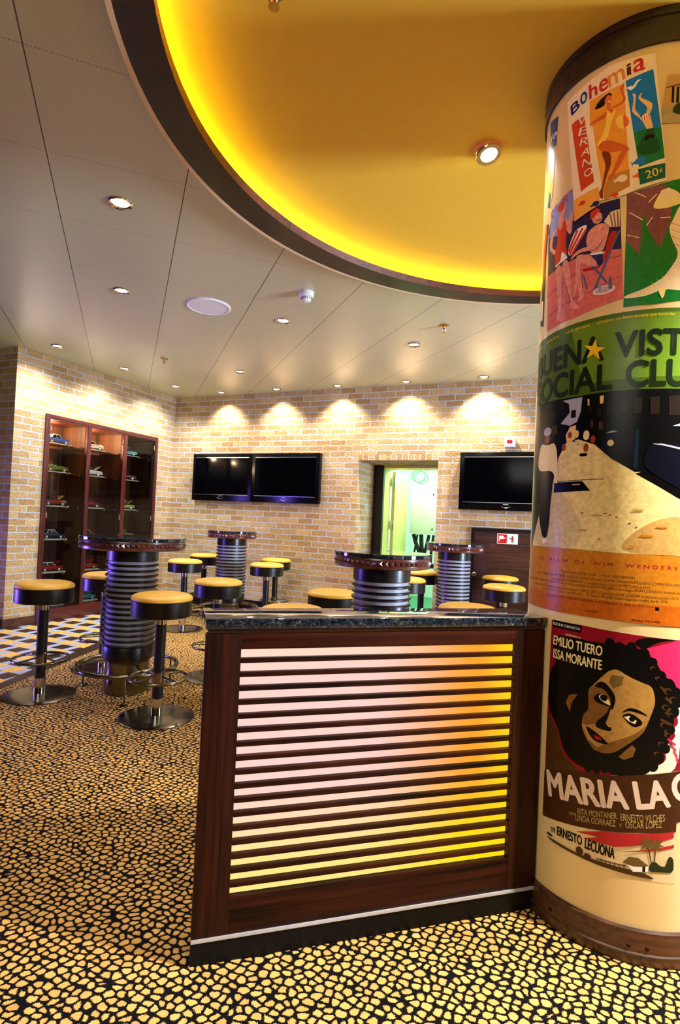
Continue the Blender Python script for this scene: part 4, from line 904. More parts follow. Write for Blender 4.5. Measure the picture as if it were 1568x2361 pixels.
  ('p','cream2',[(-44,1590),(-45,1593),(-46,1596),(-49,1599),(-52,1600),(-56,1600),(-59,1599),(-62,1596),(-63,1593),(-64,1590),(-63,1587),(-62,1584),(-59,1581),(-56,1580),(-52,1580),(-49,1581),(-46,1584),(-45,1587)]),
  ('p','grey',[(-69,1622),(-51,1627),(-34,1625),(-50,1623)]),
  ('p','grey',[(65,1584),(90,1586),(144,1575),(144,1569),(90,1581)]),
  ('p','roadd',[(-181,1529),(-182,1530),(-183,1530),(-186,1530),(-188,1530),(-192,1530),(-194,1530),(-197,1530),(-198,1530),(-199,1529),(-198,1528),(-197,1528),(-194,1528),(-192,1528),(-188,1528),(-186,1528),(-183,1528),(-182,1528)]),
  ('p','roadt',[(-145,1458),(-146,1459),(-148,1460),(-152,1460),(-157,1460),(-162,1460),(-167,1460),(-171,1460),(-173,1459),(-174,1458),(-173,1457),(-171,1456),(-167,1456),(-162,1456),(-157,1456),(-152,1456),(-148,1456),(-146,1457)]),
  ('p','roadt',[(-102,1491),(-103,1492),(-104,1492),(-107,1493),(-110,1493),(-114,1493),(-117,1493),(-120,1492),(-121,1492),(-122,1491),(-121,1490),(-120,1490),(-117,1489),(-114,1489),(-110,1489),(-107,1489),(-104,1490),(-103,1490)]),
  ('p','roadt',[(-14,1424),(-15,1425),(-17,1426),(-21,1427),(-26,1427),(-31,1427),(-36,1427),(-40,1426),(-42,1425),(-43,1424),(-42,1423),(-40,1422),(-36,1421),(-31,1421),(-26,1421),(-21,1421),(-17,1422),(-15,1423)]),
  ('p','roadd',[(-68,1357),(-69,1358),(-72,1359),(-78,1360),(-84,1360),(-90,1360),(-96,1360),(-102,1359),(-105,1358),(-106,1357),(-105,1356),(-102,1355),(-97,1354),(-90,1354),(-84,1354),(-78,1354),(-72,1355),(-69,1356)]),
  ('p','roadd',[(48,1377),(47,1378),(44,1379),(39,1380),(34,1380),(27,1380),(22,1380),(17,1379),(14,1378),(13,1377),(14,1376),(17,1375),(22,1374),(27,1374),(34,1374),(39,1374),(44,1375),(47,1376)]),
  ('p','roadd',[(-115,1308),(-116,1309),(-119,1310),(-124,1311),(-129,1311),(-135,1311),(-140,1311),(-145,1310),(-148,1309),(-149,1308),(-148,1307),(-145,1306),(-140,1305),(-135,1305),(-129,1305),(-124,1305),(-119,1306),(-116,1307)]),
  ('p','rust',[(76,1298),(75,1299),(71,1301),(66,1301),(59,1302),(53,1302),(46,1301),(41,1301),(37,1299),(36,1298),(37,1297),(41,1295),(46,1295),(53,1294),(59,1294),(66,1295),(71,1295),(75,1297)]),
  ('p','rust',[(116,1326),(115,1327),(112,1328),(107,1329),(102,1329),(95,1329),(90,1329),(85,1328),(82,1327),(81,1326),(82,1325),(85,1324),(90,1323),(95,1323),(102,1323),(107,1323),(112,1324),(115,1325)]),
  ('p','rust',[(31,1264),(30,1265),(28,1265),(26,1266),(22,1266),(18,1266),(15,1266),(12,1265),(10,1265),(9,1264),(10,1263),(12,1263),(14,1262),(18,1262),(22,1262),(25,1262),(28,1263),(30,1263)]),
  ('p','grey',[(-275,1651),(-276,1657),(-281,1662),(-287,1665),(-295,1667),(-303,1667),(-311,1665),(-317,1662),(-322,1657),(-323,1651),(-322,1645),(-317,1640),(-311,1637),(-303,1635),(-295,1635),(-287,1637),(-281,1640),(-276,1645)]),
  ('p','redbr',[(-280,1625),(-281,1630),(-284,1634),(-288,1637),(-293,1639),(-299,1639),(-304,1637),(-308,1634),(-311,1630),(-312,1625),(-311,1620),(-308,1616),(-304,1613),(-299,1611),(-293,1611),(-288,1613),(-284,1616),(-281,1620)]),
  ('s','cream2',[(-342,1616),(-294,1601),(-255,1609),(-240,1568),(-232,1464),(-246,1465),(-257,1512),(-345,1512),(-366,1544)]),
  ('s','black2',[(-355,1516),(-262,1505),(-256,1462),(-267,1394),(-267,1343),(-278,1274),(-307,1276),(-339,1354)]),
  ('p','ivory',[(-307,1270),(-278,1273),(-278,1258),(-300,1253)]),
  ('p','rust',[(-428,1029),(-432,1243),(-139,1244),(-22,1240),(260,1240),(260,1022),(-45,1028)]),
  ('p','rust2',[(-428,1029),(-430,1090),(260,1085),(260,1022),(-45,1028)]),
  ('t','crimson','U N',-317,1197,28,11,0,0.06,0),
  ('t','crimson','F I L M',-256,1197,76,11,0,0.06,0),
  ('t','crimson','D I',-150,1197,28,11,0,0.06,0),
  ('t','crimson','W I M',-91,1197,56,11,0,0.06,0),
  ('t','crimson','W E N D E R S',2,1197,146,11,0,0.06,0),
  ('t','black','"BUENA VISTA SOCIAL CLUB"  un film di  WIM WENDERS',-203,1161,232,8.5,0,0.01,0),
  ('t','black','con RY COODER e IBRAHIM FERRER  RUBÉN GONZÁLEZ  ELIADES OCHOA  OMARA PORTUONDO  COMPAY SEGUNDO',-328,1147,487,8.5,0,0.01,0),
  ('t','black','una produzione ROAD MOVIES in associazione con KINTOP PICTURES e ARTE',-246,1134,319,8.5,0,0.01,0),
  ('t','black','prodotto da ULRICH FELSBERG e DEEPAK NAYAR produttore esecutivo ULRICH FELSBERG montaggio BRIAN JOHNSON direttore della fotografia',-404,1123,612,8.5,0,0.01,0),
  ('t','black','tutti i concerti e le registrazioni sono una produzione WORLD CIRCUIT prodotto da RY COODER produttore esecutivo NICK GOLD',-346,1106,531,8.5,0,0.01,0),
  ('t','black','filmato in SONY Digibeta Cam, Mini DV     © ROAD MOVIES Filmproduktion GmbH, Berlin 1999',-292,1094,414,8.5,0,0.01,0),
  ('t','black','la colonna sonora originale è disponibile su CD distribuiti in Italia da I.R.D. s.p.a.',-256,1077,340,8.5,0,0.01,0),
  ('t','black','SONY',-110,1044,40,6.5,0,0.06,0),
  ('t','black','ROAD MOVIES',25,1032,78,6,0,0.08,0),
  ('p','black',[(88,1081),(99,1080),(99,1069),(88,1070)]),
  ('t','navy','DIGITAL BETACAM',-300,1072,70,5,0,0.03,0),
 ]),
 ('portrait','ivory2',[(-242,256),(-236,998),(-120,999),(32,993),(175,986),(175,244),(19,247),(-95,256)],[
  ('p','crim2',[(-236,997),(-120,998),(32,990),(165,983),(180,587),(73,566),(-14,545),(-241,483),(-240,733)]),
  ('p','magenta',[(66,950),(165,985),(171,813),(119,870),(98,911)]),
  ('s','black',[(30,966),(59,986),(165,983),(115,977),(85,964),(61,944)]),
  ('s','paleg',[(171,819),(158,767),(172,728),(145,709),(167,692),(127,653),(140,612),(73,578),(85,558),(180,587)]),
  ('p','umber',[(-238,689),(-194,631),(-171,563),(-108,528),(-236,485)]),
  ('s','black',[(-238,821),(-205,863),(-222,866),(-227,949),(-138,953),(-51,950),(-37,961),(22,954),(61,944),(98,911),(119,873),(165,843),(164,767),(140,706),(127,644),(100,597),(82,564),(-17,544),(-29,559),(-96,539),(-164,566),(-194,647),(-239,699)]),
  ('p','black',[(128,869),(127,875),(124,881),(120,885),(114,887),(108,887),(102,885),(98,881),(95,875),(94,869),(95,863),(98,857),(102,853),(108,851),(114,851),(119,853),(124,857),(127,863)]),
  ('p','black',[(155,844),(154,851),(150,857),(145,862),(138,865),(131,865),(124,862),(119,857),(115,851),(114,844),(115,837),(119,831),(124,826),(131,823),(138,823),(145,826),(150,831),(154,837)]),
  ('p','black',[(175,821),(174,827),(171,833),(166,837),(160,839),(153,839),(147,837),(142,833),(139,827),(138,821),(139,815),(142,809),(147,805),(153,803),(160,803),(166,805),(171,809),(174,815)]),
  ('p','black',[(179,794),(178,800),(175,806),(170,810),(164,812),(157,812),(151,810),(146,806),(143,800),(142,794),(143,788),(146,782),(151,778),(157,776),(164,776),(170,778),(175,782),(178,788)]),
  ('p','black',[(171,764),(170,770),(167,776),(162,780),(156,782),(150,782),(144,780),(139,776),(136,770),(135,764),(136,758),(139,752),(144,748),(150,746),(156,746),(162,748),(167,752),(170,758)]),
  ('p','black',[(156,736),(155,742),(152,748),(147,752),(142,754),(135,754),(130,752),(125,748),(122,742),(121,736),(122,730),(125,724),(130,720),(135,718),(142,718),(147,720),(152,724),(155,730)]),
  ('p','black',[(160,709),(159,714),(157,719),(153,722),(148,724),(143,724),(138,722),(134,719),(132,714),(131,709),(132,704),(134,699),(138,696),(143,694),(148,694),(153,696),(157,699),(159,704)]),
  ('p','black',[(143,680),(142,686),(139,692),(134,696),(129,698),(123,698),(118,696),(113,692),(110,686),(109,680),(110,674),(113,668),(118,664),(123,662),(129,662),(134,664),(139,668),(142,674)]),
  ('p','black',[(147,651),(146,656),(144,661),(140,664),(135,666),(130,666),(125,664),(121,661),(119,656),(118,651),(119,646),(121,641),(125,638),(130,636),(135,636),(140,638),(144,641),(146,646)]),
  ('p','black',[(131,622),(130,628),(127,634),(122,638),(117,640),(111,640),(106,638),(101,634),(98,628),(97,622),(98,616),(101,610),(106,606),(111,604),(117,604),(122,606),(127,610),(130,616)]),
  ('p','black',[(114,596),(113,602),(110,608),(106,612),(100,614),(95,614),(89,612),(85,608),(82,602),(81,596),(82,590),(85,584),(89,580),(95,578),(100,578),(106,580),(110,584),(113,590)]),
  ('p','black',[(-20,956),(-21,961),(-23,966),(-27,969),(-32,971),(-36,971),(-41,969),(-45,966),(-47,961),(-48,956),(-47,951),(-45,946),(-41,943),(-36,941),(-32,941),(-27,943),(-23,946),(-21,951)]),
  ('p','black',[(8,947),(7,952),(5,957),(1,960),(-3,962),(-8,962),(-12,960),(-16,957),(-18,952),(-19,947),(-18,942),(-16,937),(-12,934),(-8,932),(-3,932),(1,934),(5,937),(7,942)]),
  ('p','black',[(41,952),(40,957),(38,962),(34,965),(30,967),(25,967),(21,965),(17,962),(15,957),(14,952),(15,947),(17,942),(21,939),(25,937),(30,937),(34,939),(38,942),(40,947)]),
  ('p','black',[(78,934),(77,940),(74,946),(70,950),(64,952),(59,952),(53,950),(49,946),(46,940),(45,934),(46,928),(49,922),(53,918),(59,916),(64,916),(70,918),(74,922),(77,928)]),
  ('p','black',[(101,910),(100,915),(98,920),(94,923),(89,925),(85,925),(80,923),(76,920),(74,915),(73,910),(74,905),(76,900),(80,897),(85,895),(89,895),(94,897),(98,900),(100,905)]),
  ('p','black',[(-72,546),(-73,550),(-75,554),(-78,557),(-82,558),(-86,558),(-90,557),(-93,554),(-95,550),(-96,546),(-95,542),(-93,538),(-90,535),(-86,534),(-82,534),(-78,535),(-75,538),(-73,542)]),
  ('p','black',[(-48,550),(-49,554),(-51,558),(-54,561),(-58,562),(-62,562),(-66,561),(-69,558),(-71,554),(-72,550),(-71,546),(-69,542),(-66,539),(-62,538),(-58,538),(-54,539),(-51,542),(-49,546)]),
  ('p','black',[(-26,557),(-27,561),(-29,565),(-32,567),(-35,569),(-39,569),(-42,567),(-45,565),(-47,561),(-48,557),(-47,553),(-45,549),(-43,547),(-39,545),(-35,545),(-32,547),(-29,549),(-27,553)]),
  ('p','umber',[(145,826),(144,829),(142,832),(139,835),(135,836),(130,836),(126,835),(123,832),(121,829),(120,826),(121,823),(123,820),(126,817),(130,816),(135,816),(139,817),(142,820),(144,823)]),
  ('p','black',[(144,824),(143,826),(142,828),(140,830),(137,831),(134,831),(131,830),(129,828),(128,826),(127,824),(128,822),(129,820),(131,818),(134,817),(137,817),(140,818),(142,820),(143,822)]),
  ('p','umber',[(158,803),(157,806),(156,808),(153,810),(150,811),(146,811),(143,810),(140,808),(139,806),(138,803),(139,800),(140,798),(143,796),(146,795),(150,795),(153,796),(156,798),(157,800)]),
  ('p','black',[(158,801),(158,803),(156,805),(154,806),(152,807),(150,807),(148,806),(146,805),(144,803),(144,801),(144,799),(146,797),(148,796),(150,795),(152,795),(154,796),(156,797),(158,799)]),
  ('p','umber',[(140,777),(139,780),(137,783),(134,785),(130,786),(127,786),(123,785),(120,783),(118,780),(117,777),(118,774),(120,771),(123,769),(127,768),(130,768),(134,769),(137,771),(139,774)]),
  ('p','black',[(140,776),(139,778),(138,780),(136,782),(133,782),(130,782),(127,782),(125,780),(124,778),(123,776),(124,774),(125,772),(127,770),(130,770),(133,770),(136,770),(138,772),(139,774)]),
  ('p','umber',[(153,754),(152,756),(151,758),(148,760),(146,761),(142,761),(140,760),(137,758),(136,756),(135,754),(136,752),(137,750),(140,748),(142,747),(146,747),(148,748),(151,750),(152,752)]),
  ('p','black',[(153,752),(153,754),(151,755),(150,756),(148,757),(145,757),(143,756),(142,755),(140,754),(140,752),(140,750),(142,749),(143,748),(145,747),(148,747),(150,748),(151,749),(153,750)]),
  ('p','umber',[(135,723),(134,726),(133,728),(130,730),(126,731),(123,731),(119,730),(116,728),(115,726),(114,723),(115,720),(116,718),(119,716),(123,715),(126,715),(130,716),(133,718),(134,720)]),
  ('p','black',[(135,721),(135,723),(133,725),(131,726),(129,727),(126,727),(124,726),(122,725),(120,723),(120,721),(120,719),(122,717),(124,716),(126,715),(129,715),(131,716),(133,717),(135,719)]),
  ('p','umber',[(146,693),(145,696),(144,698),(142,699),(139,700),(135,700),(132,699),(130,698),(129,696),(128,693),(129,690),(130,688),(132,687),(135,686),(139,686),(142,687),(144,688),(145,690)]),
  ('p','black',[(146,692),(146,694),(145,695),(143,696),(141,697),(139,697),(137,696),(135,695),(134,694),(134,692),(134,690),(135,689),(137,688),(139,687),(141,687),(143,688),(145,689),(146,690)]),
  ('p','umber',[(127,665),(126,668),(125,670),(122,671),(120,672),(116,672),(114,671),(111,670),(110,668),(109,665),(110,662),(111,660),(114,659),(116,658),(120,658),(122,659),(125,660),(126,662)]),
  ('p','black',[(127,663),(127,665),(125,666),(124,667),(122,668),(119,668),(117,667),(116,666),(114,665),(114,663),(114,661),(116,660),(117,659),(119,658),(122,658),(124,659),(125,660),(127,661)]),
  ('p','umber',[(116,634),(115,637),(114,639),(112,640),(109,641),(106,641),(103,640),(101,639),(100,637),(99,634),(100,631),(101,629),(103,628),(106,627),(109,627),(112,628),(114,629),(115,631)]),
  ('p','black',[(116,632),(116,634),(115,635),(113,636),(111,637),(109,637),(107,636),(105,635),(104,634),(104,632),(104,630),(105,629),(107,628),(109,627),(111,627),(113,628),(115,629),(116,630)]),
  ('p','umber',[(96,892),(95,895),(94,897),(92,898),(89,899),(86,899),(83,898),(81,897),(80,895),(79,892),(80,889),(81,887),(83,886),(86,885),(89,885),(92,886),(94,887),(95,889)]),
  ('p','black',[(96,890),(96,892),(95,893),(93,894),(91,895),(89,895),(87,894),(85,893),(84,892),(84,890),(84,888),(85,887),(87,886),(89,885),(91,885),(93,886),(95,887),(96,888)]),
  ('p','umber',[(110,863),(110,865),(108,867),(106,869),(104,869),(101,869),(99,869),(97,867),(95,865),(95,863),(95,861),(97,859),(99,857),(101,857),(104,857),(106,857),(108,859),(110,861)]),
  ('p','black',[(111,861),(111,862),(110,864),(108,864),(106,865),(105,865),(103,864),(101,864),(100,862),(100,861),(100,860),(101,858),(103,858),(105,857),(106,857),(108,858),(110,858),(111,860)]),
  ('p','umber',[(109,837),(124,820),(129,825),(114,842)]),
  ('p','umber',[(125,804),(143,787),(148,793),(130,810)]),
  ('p','umber',[(140,777),(126,758),(132,754),(146,773)]),
  ('p','umber',[(113,736),(146,721),(150,728),(117,743)]),
  ('p','umber',[(127,708),(128,690),(135,690),(134,708)]),
  ('p','umber',[(143,675),(146,657),(154,659),(150,677)]),
  ('p','magenta',[(136,679),(160,662),(164,667),(139,684)]),
  ('p','magenta',[(145,662),(163,645),(167,649),(149,666)]),
  ('p','magenta',[(154,645),(166,627),(171,630),(159,648)]),
  ('p','magenta',[(164,628),(169,610),(174,611),(169,629)]),
  ('s','face',[(-53,846),(-34,868),(-11,878),(22,859),(58,846),(89,837),(100,790),(87,746),(69,692),(29,652),(-11,616),(-39,607),(-68,610),(-93,638),(-109,677),(-106,713),(-88,731),(-93,796),(-76,816)]),
  ('s','face2',[(-93,796),(-70,820),(-38,827),(-14,791),(-26,733),(-65,693),(-109,677),(-106,713),(-88,731)]),
  ('s','face2',[(29,652),(69,692),(79,721),(42,682),(-12,653),(-51,628),(-68,610),(-39,607),(-11,616)]),
  ('p','face3',[(-25,857),(9,857),(4,829),(-18,815),(-32,831)]),
  ('p','face3',[(-104,676),(-87,639),(-57,620),(-68,610),(-93,638)]),
  ('s','black',[(-58,832),(-38,827),(-8,789),(-23,734),(-34,704),(-18,690),(-24,679),(-65,682),(-67,699),(-32,738),(-22,780),(-46,810),(-78,809)]),
  ('s','face',[(-24,755),(-8,737),(-16,698),(-28,691),(-38,703),(-31,720)]),
  ('s','black',[(2,741),(26,765),(56,761),(83,743),(56,750),(26,755)]),
  ('s','black',[(6,737),(31,750),(65,728),(63,714),(41,705),(24,717)]),
  ('p','cream2',[(13,733),(29,739),(49,726),(44,716),(27,722)]),
  ('p','black',[(44,730),(43,733),(42,735),(40,737),(37,738),(34,738),(31,737),(29,735),(28,733),(27,730),(28,727),(29,725),(31,723),(34,722),(37,722),(40,723),(42,725),(43,727)]),
  ('s','black',[(-77,778),(-57,795),(-31,782),(-20,756),(-38,758),(-68,761)]),
  ('s','cream2',[(-61,785),(-45,794),(-31,779),(-23,759),(-39,764),(-56,773)]),
  ('p','black',[(-34,781),(-35,785),(-37,788),(-40,790),(-43,791),(-47,791),(-50,790),(-53,788),(-55,785),(-56,781),(-55,777),(-53,774),(-51,772),(-47,771),(-43,771),(-40,772),(-37,774),(-35,777)]),
  ('s','black',[(-97,683),(-64,668),(-40,652),(-24,638),(-51,636),(-72,642),(-88,660)]),
  ('p','red3',[(-71,658),(-52,655),(-45,646),(-66,647)]),
  ('p','face2',[(-165,735),(-154,764),(-125,774),(-143,742),(-149,709)]),
  ('p','face2',[(2,607),(38,651),(49,641),(42,615),(17,601)]),
  ('p','black',[(-229,998),(-120,997),(-122,973),(-228,975)]),
  ('t','white','PELICULAS CUBANAS S/A',-229,982,104,9,-1,0,0),
  ('t','ivory','presenta a:',-176,956,54,8,-2,0,0.3),
  ('t','cream2','EMILIO TUERO',-223,916,168,31,-1.7,0.04,0),
  ('t','cream2','ISSA MORANTE',-221,871,166,31,-1.4,0.04,0),
  ('p','umber2',[(-241,483),(-108,528),(-14,545),(73,566),(180,587),(186,431),(81,419),(-90,377),(-242,332)]),
  ('p','umber2',[(-240,328),(-45,365),(61,387),(173,401),(175,492),(58,480),(-102,434),(-226,411)]),
  ('t','paper','MARIA',-215,409,254,80,10.6,0.08,0),
  ('t','paper','LA',60,461,93,80,11.2,0.08,0),
  ('t','paper','O',165,492,70,82,10,0.08,0),
  ('t','sand2','CON',-137,379,23,9,15.3,0.03,0),
  ('t','sand2','RITA MONTANER',-109,392,116,19,11.9,0.03,0.2),
  ('t','sand2','ERNESTO VILCHES',15,414,126,21,8.6,0.03,0.2),
  ('t','sand2','LINDA GORRAEZ',-116,370,122,19,10.4,0.03,0.2),
  ('t','sand2','Y',13,393,8,11,14.0,0.03,0),
  ('t','sand2','OSCAR LOPEZ',30,395,104,20,10.0,0.03,0.2),
  ('p','redstripe',[(-115,335),(-32,367),(166,402),(167,384),(94,358),(1,329),(-91,324),(-41,345)]),
  ('p','redstripe',[(6,316),(168,363),(168,353),(32,322)]),
  ('t','black','DE',-201,295,17,14,10.0,0.05,0),
  ('t','black','ERNESTO',-177,295,84,28,3.4,0.06,0),
  ('t','black','LECUONA',-84,295,85,32,-1.3,0.06,0),
  ('s','umber',[(-224,270),(-190,272),(-96,268),(-10,272),(84,270),(120,253),(66,255),(-28,257),(-121,261),(-195,263)]),
  ('p','umber',[(-195,281),(-196,283),(-198,284),(-201,285),(-205,286),(-210,286),(-214,285),(-217,284),(-219,283),(-220,281),(-219,279),(-217,278),(-214,277),(-210,276),(-205,276),(-201,277),(-198,278),(-196,279)]),
  ('p','umber',[(-88,279),(-89,283),(-91,287),(-94,290),(-98,292),(-102,292),(-106,290),(-109,287),(-111,283),(-112,279),(-111,275),(-109,271),(-106,268),(-102,266),(-98,266),(-94,268),(-91,271),(-89,275)]),
  ('p','umber',[(-64,272),(-65,275),(-67,278),(-70,280),(-74,281),(-77,281),(-81,280),(-84,278),(-86,275),(-87,272),(-86,269),(-84,266),(-81,264),(-77,263),(-74,263),(-70,264),(-67,266),(-65,269)]),
  ('p','umber',[(-49,274),(34,278),(34,281),(-48,277)]),
  ('p','umber',[(-37,280),(-35,264),(-33,265),(-34,281)]),
  ('p','umber',[(-24,280),(-23,266),(-20,266),(-22,281)]),
  ('p','umber',[(-11,280),(-10,266),(-8,267),(-9,281)]),
  ('p','umber',[(1,280),(3,267),(5,268),(4,281)]),
  ('p','umber',[(14,280),(15,267),(17,268),(16,281)]),
  ('p','umber',[(27,279),(28,267),(30,268),(29,280)]),
  ('p','white',[(37,287),(77,291),(96,292),(95,275),(53,267)]),
  ('p','thatch',[(24,289),(42,310),(67,311),(97,292),(80,287),(52,283)]),
  ('p','black',[(79,289),(87,289),(87,272),(79,273)]),
  ('p','umber',[(105,301),(96,347),(92,346),(102,300)]),
  ('p','umber',[(113,301),(116,349),(113,349),(110,301)]),
  ('p','thatch',[(88,387),(93,371),(106,382),(99,365),(115,363),(99,356),(108,342),(93,349),(90,332),(85,348),(71,337),(79,353),(63,355),(79,362),(70,376),(84,369)]),
  ('p','thatch',[(119,383),(121,367),(135,374),(125,361),(140,355),(124,353),(130,338),(118,347),(111,332),(110,348),(96,341),(105,355),(92,360),(107,363),(101,377),(113,368)]),
  ('s','dkgreen',[(96,275),(99,300),(114,309),(128,296),(145,294),(153,329),(168,322),(170,277),(129,278)]),
 ]),
 ('sliver','blue3',[(-386,2826),(-314,2801),(-319,2697),(-369,2713)],[
  ('t','white','fa',-375,2738,60,24,0,0,0),
 ]),
 ('swim','yellow2',[(-391,2709),(-327,2658),(-332,2542),(-346,2483),(-384,2504)],[
  ('s','blue2',[(-386,2694),(-352,2680),(-325,2655),(-330,2634),(-355,2667),(-383,2674)]),
  ('p','blue2',[(-376,2500),(-362,2553),(-348,2534),(-349,2484)]),
 ]),
 ('stripe','black',[(-379,2439),(-358,2428),(-363,2387),(-371,2305),(-370,2054),(-416,2070),(-402,2283)],[
  ('s','redorange',[(-388,2444),(-368,2433),(-377,2373),(-396,2244),(-413,2251),(-407,2359)]),
  ('p','ivory',[(-404,2160),(-383,2152),(-385,2080),(-413,2090)]),
 ]),
]

order = ['sliver', 'swim', 'stripe', 'beach', 'dancer', 'photo', 'cover', 'film', 'portrait']
art = {a[0]: a for a in POSTER_ART}; LV = [0]
for nm in order:
    _, bc, back, items = art[nm]
    if nm in ('film', 'portrait'): LV[0] = 1
    root = bend([('p', bc, back)], LV).done('poster', None, (CX, CY, 0), fix=False)
    tag(root, PL[nm], 'poster', 'posters pasted on the column')
    pics = [i for i in items if i[0] in 'ps' and i[1] != 'yellow']; tops = [i for i in items if i[0] in 'ps' and i[1] == 'yellow']; txts = [i for i in items if i[0] == 't']
    if pics: bend(pics, LV).done('picture', root, fix=False)
    for tx in txts: bend([tx], LV).done('lettering', root, fix=False)
    LV[0] += 6
    if tops: bend(tops, LV).done('star', root, fix=False)
# ---------------------------------------------------------------- slatted counter with backlight, granite worktop
KA = 0.285
ct = thing('counter', 'dark timber counter front with glowing slatted panel, joined to the poster column', 'counter', (-0.371, 1.634, 0), KA)
CWD, DP = 1.146, 0.17
m = MB(); m.box((0.0, 0.004, 0), (CWD+0.005, 0.03, 0.067), M['plinth']); m.box((0.045, 0.03, 0), (CWD, DP-0.02, 0.067), M['plinth']); m.done('plinth', ct)
m = MB(); m.box((0.0, -0.002, 0.067), (CWD+0.002, 0.02, 0.0785), M['strip'], 0.001); m.done('metal_strip', ct)
m = MB(); m.box((0, 0, 0.0785), (0.1035, 0.03, 0.955), M['wood_v'], 0.0008); m.done('stile', ct)
m = MB(); m.box((1.0335, 0, 0.0785), (CWD, 0.03, 0.955), M['wood_v'], 0.0008); m.done('stile', ct)
m = MB(); m.box((0.104, 0.0005, 0.9095), (1.033, 0.03, 0.955), M['wood_h'], 0.0006); m.done('rail', ct)
m = MB(); m.box((0.104, 0.0005, 0.0785), (1.033, 0.03, 0.186), M['wood_h'], 0.0006); m.done('rail', ct)
NG, GAP = 18, 0.0268; SL = (0.9095-0.186 - NG*GAP)/(NG-1)
for k in range(NG-1):
    z0 = 0.186 + GAP + k*(GAP+SL)
    m = MB(); m.box((0.104, 0.001, z0), (1.033, 0.018, z0+SL), M['wood_h'], 0.0008); m.done('slat', ct)
m = MB(); m.box((0.1045, 0.0182, 0.187), (1.0325, 0.0235, 0.909), M['backlight']); m.done('backlight', ct)
m = MB(); m.box((0.045, 0.031, 0.068), (CWD, DP, 0.955), M['wenge'], 0.001); m.done('carcass', ct)
m = MB(); m.box((0.006, 0.006, 0.9555), (CWD, DP, 0.9705), M['base_wood'], 0.001); m.done('sub_top', ct)
m = MB(); m.lathe([(0.0, 0), (0.0035, 0.001), (0.0025, 0.003), (0, 0.0035)], M['chrome'], 12, mat4=Matrix.Translation((0.112, 0.006, 0.963)) @ Matrix.Rotation(pi/2, 4, 'X')); m.done('screw', ct)
wt = MB(); wt.box((-0.002, -0.006, 0.971), (1.152, 0.195, 1.0), M['granite'], 0.0025); wo = wt.done('granite_worktop'); wo.location = (-0.371, 1.634, 0); wo.rotation_euler = (0, 0, KA)
tag(wo, 'speckled dark granite slab lying on top of the slatted counter', 'worktop')

# ---------------------------------------------------------------- high tables
def make_table(R, label, loc, rz=0.0):
    t = thing('bar_table', label, 'table', loc, rz, 'granite topped bar tables')
    ZT = 1.12
    m = MB(); m.lathe([(0, ZT), (R-0.004, ZT), (R, ZT-0.004), (R, ZT-0.022), (R-0.005, ZT-0.026), (0, ZT-0.026)], M['granite'], 72); m.done('granite_top', t)
    m = MB(); m.lathe([(0, ZT-0.027), (R-0.006, ZT-0.027), (R-0.004, ZT-0.036), (R-0.009, ZT-0.038), (R-0.009, ZT-0.068), (R-0.004, ZT-0.07), (R-0.006, ZT-0.086), (R-0.02, ZT-0.09), (0, ZT-0.09)], M['rim'], 72)
    n = int(2*pi*R/0.034); studs(m, R-0.009, ZT-0.067, ZT-0.039, n, 0.013, M['rim'], 0.97); m.done('studded_rim', t)
    r = 0.168
    m = MB(); m.lathe([(0, ZT-0.09), (r+0.011, ZT-0.09), (r+0.011, ZT-0.172), (r+0.005, ZT-0.176), (0, ZT-0.176)], M['wenge'], 48); m.done('upper_collar', t)
    zb = 0.335
    m = MB(); m.lathe([(r, ZT-0.176), (r, zb)], M['grey_drum'], 48); m.done('column', t)
    nr = 16; p = (ZT-0.176-zb)/nr
    for k in range(nr):
        z = zb + p*(k+0.28)
        m = MB(); m.lathe([(r+0.0005, z-0.008), (r+0.013, z-0.008), (r+0.0175, z-0.004), (r+0.0175, z+0.004), (r+0.013, z+0.008), (r+0.0005, z+0.008)], M['wenge'], 48); m.done('ring', t)
    m = MB(); m.lathe([(0, zb), (r+0.011, zb), (r+0.013, zb-0.004), (r+0.013, zb-0.085), (r+0.008, zb-0.09), (0, zb-0.09)], M['wenge'], 48); m.done('lower_collar', t)
    m = MB(); m.lathe([(r-0.012, zb-0.09), (r-0.012, 0.004), (r-0.004, 0.0), (0, 0.0)], M['steel'], 48); m.done('steel_base', t)
    fr, fz = 0.345, 0.185
    m = MB(); m.tube([(fr*cos(2*pi*k/56), fr*sin(2*pi*k/56), fz) for k in range(56)], 0.0165, M['steel'], True, 18); rail = m.done('foot_rail', t)
    for k in range(3):
        a = 2*pi*k/3 - 1.35
        m = MB(); m.tube([((fr+0.012)*cos(a), (fr+0.012)*sin(a), 0.003), ((fr+0.012)*cos(a), (fr+0.012)*sin(a), fz-0.004)], 0.0075, M['steel'], False, 16)
        m.lathe([(0.03, 0), (0.03, 0.003), (0.012, 0.008), (0.0075, 0.014)], M['steel'], 24, ((fr+0.012)*cos(a), (fr+0.012)*sin(a))); m.done('post', rail)
        a += 0.35
        m = MB(); m.tube([((r-0.014)*cos(a), (r-0.014)*sin(a), fz+0.03), ((r+0.02)*cos(a), (r+0.02)*sin(a), fz+0.03), ((fr-0.012)*cos(a), (fr-0.012)*sin(a), fz+0.008)], 0.007, M['steel'], False, 16)
        m.done('bracket', rail)
    return t
make_table(0.372, 'wide granite topped bar table at the left, nearest full table', (-1.50, 4.13, 0), 0.1)
tA = make_table(0.302, 'small bar table under the pair of televisions', (-1.32, 6.97, 0))
def table_copy(label, loc, rz):
    c = copy_tree(tA); c.location = loc; c.rotation_euler = (0, 0, rz); c['label'] = label; return c
table_copy('granite topped bar table just behind the counter, in front of the doorway', (0.279, 3.52, 0), 0.3)
